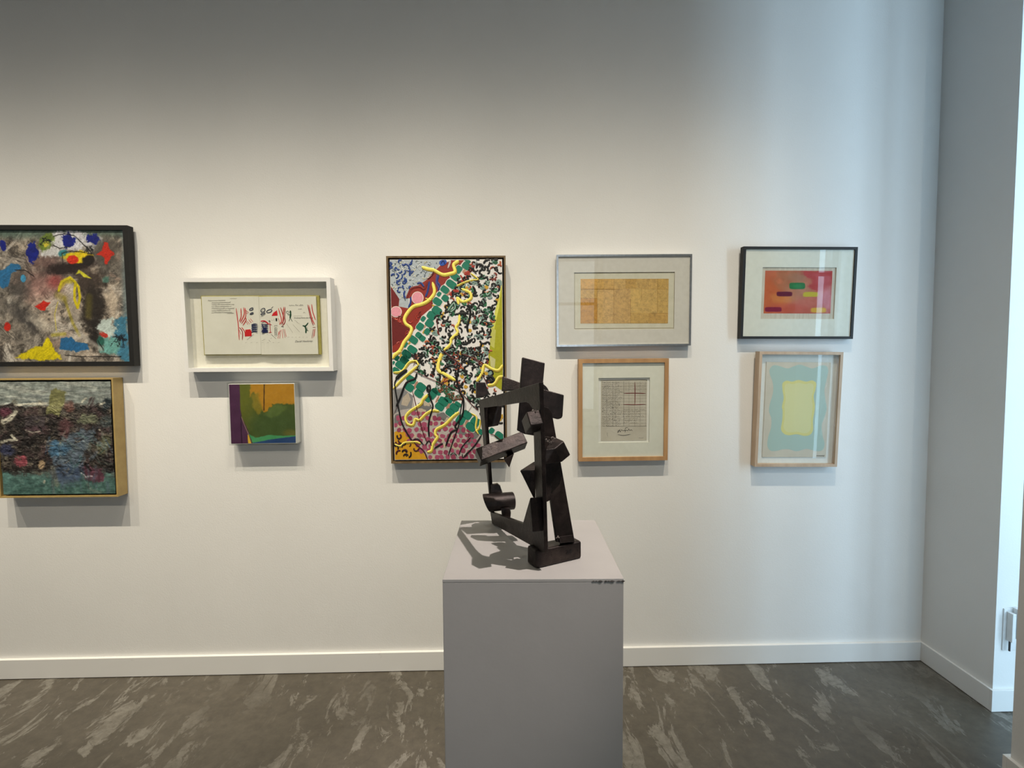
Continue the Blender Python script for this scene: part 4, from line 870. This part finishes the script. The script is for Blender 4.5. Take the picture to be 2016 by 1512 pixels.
for pts in ([(400, 230), (560, 310), (820, 420), (960, 500), (1070, 620), (1150, 690)], [(740, 0), (860, 90), (980, 190)], [(390, 460), (440, 660), (500, 900), (560, 1060)], [(950, 40), (1080, 90), (1190, 160)], [(1165, 240), (1220, 330), (1250, 400)], [(1080, 620), (1020, 710)], [(1000, 590), (1000, 700)], [(1280, 960), (1330, 970), (1430, 1050)], [(430, 70), (400, 180)], [(160, 730), (230, 620)], [(1030, 920), (1040, 1050)]): P.line(pts, 9, (84, 24, 26), .0030, .0008); P.build('dark_red_line', 'paint')
P.at(*A5)
for pts in ([(755, 890), (765, 1000), (785, 1100)], [(650, 1090), (690, 1140)], [(840, 1320), (960, 1420), (1040, 1480)], [(1060, 1350), (1250, 1420), (1380, 1490)], [(480, 1370), (470, 1500)], [(700, 640), (690, 760)]): P.line(pts, 11, (84, 24, 26), .0030, .0008); P.build('dark_red_line', 'paint')

# ------------------------------------------------------------------ 6: gold leaf sheet in a silver frame
a = Art('framed_print', 'thin silver framed gold leaf rectangle on wide grey mat', 'picture', (.6108, 1.8684, .6647, .4461, .18, .94), .030)
o = (-a.w/2, a.w/2, -a.h/2, a.h/2); i_ = inset(o, .0095); k6 = 2016/310
from_bm('frame', ring_bm(o, i_, 0, a.t, .003), 'silver', a.o)
def R6(c, y): return a.rect([(1080+x/k6, 480+z/k6) for x, z in c], y)
wn_ = R6([(325, 370), (1617, 357), (1605, 1090), (330, 1101)], .006)
from_bm('mat', ring_bm(inset(o, .006), wn_, .0055, .0085, 0), 'mat_grey', a.o)
M['paper_green'] = tinted('pale_laid_paper', (.58, .555, .44, 1), (.64, .61, .50, 1), 30, .85)
panel('sheet', inset(wn_, -.01), .0088, .0100, 'paper_green', a.o)
panel('glass', inset(o, .007), .0030, .0045, 'glass', a.o)
P = Paint(a, 1080, 480, k6, .0088); rn = random.Random(6)
GL = [(410, 450), (1538, 447), (1528, 1018), (408, 1020)]
for (u0_, u1_, v0_, v1_, c) in ((0, .19, 0, .23, (196, 150, 60)), (.19, .37, 0, .23, (192, 150, 64)), (.37, .51, 0, .23, (190, 152, 72)), (.51, .63, 0, .22, (178, 138, 52)), (.63, .87, 0, .22, (186, 148, 66)), (.87, 1, 0, .23, (182, 144, 58)),
                               (0, .19, .23, .44, (190, 150, 64)), (0, .19, .44, 1, (184, 132, 40)), (.19, .37, .23, 1, (196, 158, 84)), (.37, .51, .23, 1, (188, 150, 76)), (.51, .57, .22, 1, (186, 148, 74)), (.57, .69, .22, .76, (194, 158, 74)), (.69, .87, .22, .77, (190, 154, 72)), (.87, 1, .23, .77, (186, 150, 66)), (.57, .78, .76, 1, (184, 146, 62)), (.78, 1, .77, 1, (180, 140, 56))):
    def bl(u, v): return tuple((GL[0][t]*(1-u)+GL[1][t]*u)*(1-v)+(GL[3][t]*(1-u)+GL[2][t]*u)*v for t in (0, 1))
    P.poly([bl(u0_, v0_), bl(u1_, v0_), bl(u1_, v1_), bl(u0_, v1_)], tuple(min(255, v_*.98+q_) for v_, q_ in zip(c, (14, 14, 26))), .0003+rn.uniform(0, .0004))
P.build('gold_leaf', 'leaf')
for pts in ([(412, 580), (700, 582), (920, 585)], [(1200, 575), (1520, 582)], [(835, 450), (838, 1018)], [(622, 580), (622, 1018)], [(412, 695), (620, 700)], [(1290, 888), (1525, 888)], [(1050, 700), (1052, 1018)], [(1190, 560), (1190, 720)], [(1395, 450), (1395, 880)]): P.line(pts, 5, (140, 98, 30), .0010, .0002)
P.build('leaf_overlaps', 'print', stuff=True)
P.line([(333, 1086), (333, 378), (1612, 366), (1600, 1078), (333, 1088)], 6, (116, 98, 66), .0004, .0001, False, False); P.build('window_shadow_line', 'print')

# ------------------------------------------------------------------ 7: oak framed drawing with pencil grid
a = Art('framed_drawing', 'honey oak framed pencil grid drawing with red cross lines, below silver frame', 'picture', (.6082, 1.3291, .446, .5081, .17, 1.21), .036)
o = (-a.w/2, a.w/2, -a.h/2, a.h/2); i_ = inset(o, .0195); k7 = 1304/220
from_bm('frame', ring_bm(o, i_, 0, a.t, .001), 'oak', a.o)
def R7(c, y): return a.rect([(1120+x/k7, 690+z/k7) for x, z in c], y)
wn_ = R7([(347, 322), (942, 317), (938, 1070), (342, 1076)], .010)
from_bm('mat', ring_bm(inset(o, .012), wn_, .0085, .0135, 0), 'mat_cream', a.o)
panel('mount', inset(wn_, -.008), .0155, .0170, 'mat_white', a.o)
panel('glass', inset(o, .014), .0055, .0070, 'glass', a.o)
pp = R7([(372, 345), (912, 342), (908, 1050), (375, 1056)], .0145)
panel('drawing_sheet', pp, .0145, .0153, 'paper_old', a.o)
P = Paint(a, 1120, 690, k7, .0145); rn = random.Random(8)
for x in (440, 512, 545, 640, 700, 768, 830, 895): P.line([(x, 360), (x, 885)], 2.5, (128, 120, 106), .0003, .0001, False, False)
for y in range(380, 900, 36): P.line([(385, y+rn.uniform(-3, 3)), (905, y)], 2.2, (140, 132, 116), .0003, .0001, False, False)
P.line([(640, 360), (640, 885)], 3.4, (100, 92, 82), .0003, .0001, False, False); P.line([(440, 885), (905, 882)], 4, (96, 88, 78), .0003, .0001, False, False)
for i in range(24):
    y = 375+i*22; scrib(P, 385, y, 610+rn.uniform(-30, 20), y, 9, 11, 3.0, (104, 98, 88), rn, .3)
for i in range(7): scrib(P, 620+rn.uniform(0, 30), 690+i*26, 890-rn.uniform(0, 120), 690+i*26, 7, 12, 2.8, (112, 104, 92), rn, .3)
for i in range(5): scrib(P, 650, 390+i*20, 900, 390+i*20, 5, 14, 2.2, (138, 130, 116), rn, .4)
for pts in ([(460, 700), (478, 730), (455, 760)], [(510, 805), (560, 800), (595, 850)], [(640, 860), (760, 835), (840, 850)], [(430, 930), (470, 920), (540, 960)]): P.line(pts, 6, (206, 200, 186), .0005, .0001)
for i in range(30): P.blob(rn.uniform(390, 590), rn.uniform(370, 860), 5, 5, 0, (84, 78, 70), .0004, 1, 6)
P.line([(365, 350), (560, 346), (880, 342), (905, 352)], 7, (92, 84, 72), .0004, .0001)
scrib(P, 575, 940, 740, 930, 18, 13, 5, (46, 42, 42), rn, 0); P.line([(575, 925), (570, 960), (600, 915)], 4, (46, 42, 42)); P.line([(655, 960), (660, 905), (690, 900)], 4, (46, 42, 42)); P.line([(570, 980), (640, 990), (720, 975)], 4, (60, 56, 54)); scrib(P, 815, 1022, 880, 1020, 5, 9, 3, (80, 74, 68), rn); P.line([(445, 955), (452, 1000)], 4, (90, 84, 76))
P.build('pencil_marks', 'print')
for pts in ([(770, 370), (772, 500), (770, 630)], [(640, 500), (770, 498), (898, 502)], [(634, 630), (770, 632), (896, 628)]): P.line(pts, 8, (112, 36, 32), .0008, .0002)
P.build('red_lines', 'print')

# ------------------------------------------------------------------ 8: black framed watercolour
a = Art('framed_watercolour', 'black framed red watercolour with floating coloured bars in wide cream mat', 'picture', (1.4737, 1.9003, .5659, .4491, -.41, 1.67), .036)
o = (-a.w/2, a.w/2, -a.h/2, a.h/2); i_ = inset(o, .0125); k8 = 1924/280
from_bm('frame', ring_bm(o, i_, 0, a.t, .001), 'black', a.o)
def R8(c, y): return a.rect([(1430+x/k8, 470+z/k8) for x, z in c], y)
wn_ = R8([(490, 387), (1490, 387), (1452, 1085), (460, 1085)], .008)
from_bm('mat', ring_bm(inset(o, .008), wn_, .0065, .0100, 0), 'mat_cream', a.o)
panel('glass', inset(o, .009), .0040, .0055, 'glass', a.o)
M['paper_laid'] = tinted('cockled_paper', (.52, .46, .36, 1), (.62, .56, .46, 1), 10, .85, 0, .3, 20, (8, 1, 1))
panel('sheet', inset(wn_, -.008), .0108, .0120, 'paper_laid', a.o)
pc = [(525, 433), (1437, 433), (1407, 1013), (505, 1010)]
def f8(X, Y):
    n = fbm(X/120., Y/120., 131); n2 = fbm(X/40., Y/40., 137)
    c = np.ones(X.shape+(3,))*np.array([178, 92, 74.])
    c = mixm(c, ell(X, Y, 640, 780, 230, 330, .6, .3, 133), (190, 96, 56)); c = mixm(c, ell(X, Y, 760, 800, 160, 60, .6, .4, 134)*.9, (198, 120, 62))
    c = mixm(c, ell(X, Y, 860, 560, 200, 150, .6, .5, 135)*.9, (164, 104, 74)); c = mixm(c, ell(X, Y, 980, 720, 170, 150, .6, .4, 136)*.8, (176, 124, 100)); c = mixm(c, ell(X, Y, 950, 520, 120, 60, .6, .4, 138)*.8, (160, 118, 96))
    c = mixm(c, pmask(X, Y, [(1000, 430), (1440, 430), (1420, 640), (1340, 740), (1220, 700), (1120, 640), (1160, 560)], 16, 50), (176, 58, 60)); c = mixm(c, ell(X, Y, 1290, 540, 110, 80, .5, .4, 139)*.7, (192, 84, 92))
    c = mixm(c, ell(X, Y, 1360, 830, 130, 170, .5, .4, 140), (198, 120, 128)); c = mixm(c, ell(X, Y, 1060, 880, 160, 80, .6, .4, 141)*.7, (192, 104, 92)); c = mixm(c, ell(X, Y, 850, 950, 260, 60, .6, .3, 142)*.7, (180, 76, 62))
    c = mixm(c, ell(X, Y, 720, 580, 40, 30, .6, .6, 143)*.7, (196, 110, 78)); c += (n-.5)[..., None]*26+(n2-.5)[..., None]*12
    for q, cl in (((958, 638, 106, 44), (24, 108, 60)), ((785, 747, 106, 32), (92, 12, 48)), ((635, 956, 112, 32), (124, 14, 54))):
        d = np.maximum(abs(X-q[0])/q[2], abs(Y-q[1])/q[3])**1; e = (abs((X-q[0])/q[2])**6+abs((Y-q[1])/q[3])**4)**(1/5.); c = mixm(c, 1-sstep(.93, 1.07, e+.08*(n2-.5)), cl)
    c = mixm(c, ell(X, Y, 958, 640, 70, 24, .5)*.5, (46, 144, 84))
    for q, cl in (((1140, 752, 100, 34), (186, 176, 40)), ((1245, 966, 104, 34), (208, 166, 48))):
        e = (abs((X-q[0])/q[2])**6+abs((Y-q[1])/q[3])**4)**(1/5.); c = mixm(c, (1-sstep(.85, 1.12, e+.2*(n2-.5)))*.95, cl)
    c = mixm(c, ell(X, Y, 1290, 966, 50, 26, .4)*.6, (216, 172, 90))
    return c, .00005+0*n
r8 = R8(pc, .0105)
grid_paint(a, 'watercolour', r8, .0106, 190, 130, 1430, 470, k8, [(1430+x/k8, 470+z/k8) for x, z in pc], f8, 'print')

# ------------------------------------------------------------------ 9: pale wood framed wavy blue and yellow sheet
a = Art('framed_watercolour', 'pale maple framed sheet with wavy pale blue border around yellow centre', 'picture', (1.481, 1.3241, .4179, .575, -.76, 1.42), .046)
o = (-a.w/2, a.w/2, -a.h/2, a.h/2); i_ = inset(o, .0135); k9 = 1242/230
from_bm('frame', ring_bm(o, i_, 0, a.t, .0012), 'ash', a.o)
panel('mount', inset(o, .008), .0230, .0250, 'mat_white', a.o)
panel('glass', inset(o, .009), .0050, .0065, 'glass', a.o)
P = Paint(a, 1450, 680, k9, .0195)
sh = a.rect([(1450+x/k9, 680+z/k9) for x, z in ((313, 178), (1005, 180), (950, 1188), (280, 1186))], .0195)
M['paper_buff'] = tinted('buff_paper', (.60, .54, .44, 1), (.66, .60, .50, 1), 10, .9)
panel('sheet', sh, .0195, .0204, 'paper_buff', a.o)
def smooth(pts):
    n = len(pts); out = []
    for i in range(n):
        q = [Vector(pts[(i+j-1) % n]) for j in range(4)]
        for t in (0, .2, .4, .6, .8): out.append(tuple(.5*((2*q[1])+(-q[0]+q[2])*t+(2*q[0]-5*q[1]+4*q[2]-q[3])*t*t+(-q[0]+3*q[1]-3*q[2]+q[3])*t**3)))
    return out
blue = smooth([(350, 260), (385, 215), (440, 215), (540, 245), (600, 225), (670, 205), (740, 225), (810, 245), (890, 215), (950, 218), (975, 262), (965, 330), (935, 470), (945, 580), (958, 670), (935, 760), (905, 850), (915, 960), (935, 1040), (920, 1105), (870, 1125), (810, 1115), (740, 1100), (640, 1125), (560, 1105), (490, 1105), (420, 1122), (360, 1118), (328, 1070), (335, 980), (365, 880), (370, 780), (345, 700), (355, 620), (388, 500), (385, 400), (355, 310)])
yel = smooth([(490, 400), (535, 375), (590, 385), (660, 368), (740, 385), (800, 372), (845, 400), (838, 470), (820, 540), (832, 640), (825, 720), (812, 800), (812, 900), (780, 950), (720, 962), (640, 945), (560, 955), (505, 940), (472, 890), (485, 800), (490, 700), (482, 650), (500, 560), (488, 470)])
P.poly(blue, (176, 197, 188), .0003); P.build('blue_wash', 'print')
P.poly(yel, (222, 214, 142), .0006); P.poly([(660+(x-660)*.86, 665+(y-665)*.90) for x, y in yel], (222, 218, 164), .0008); P.build('yellow_wash', 'print')
rn = random.Random(9); scrib(P, 850, 1172, 935, 1178, 7, 9, 5, (70, 60, 54), rn, .1); P.build('pencil_signature', 'print')
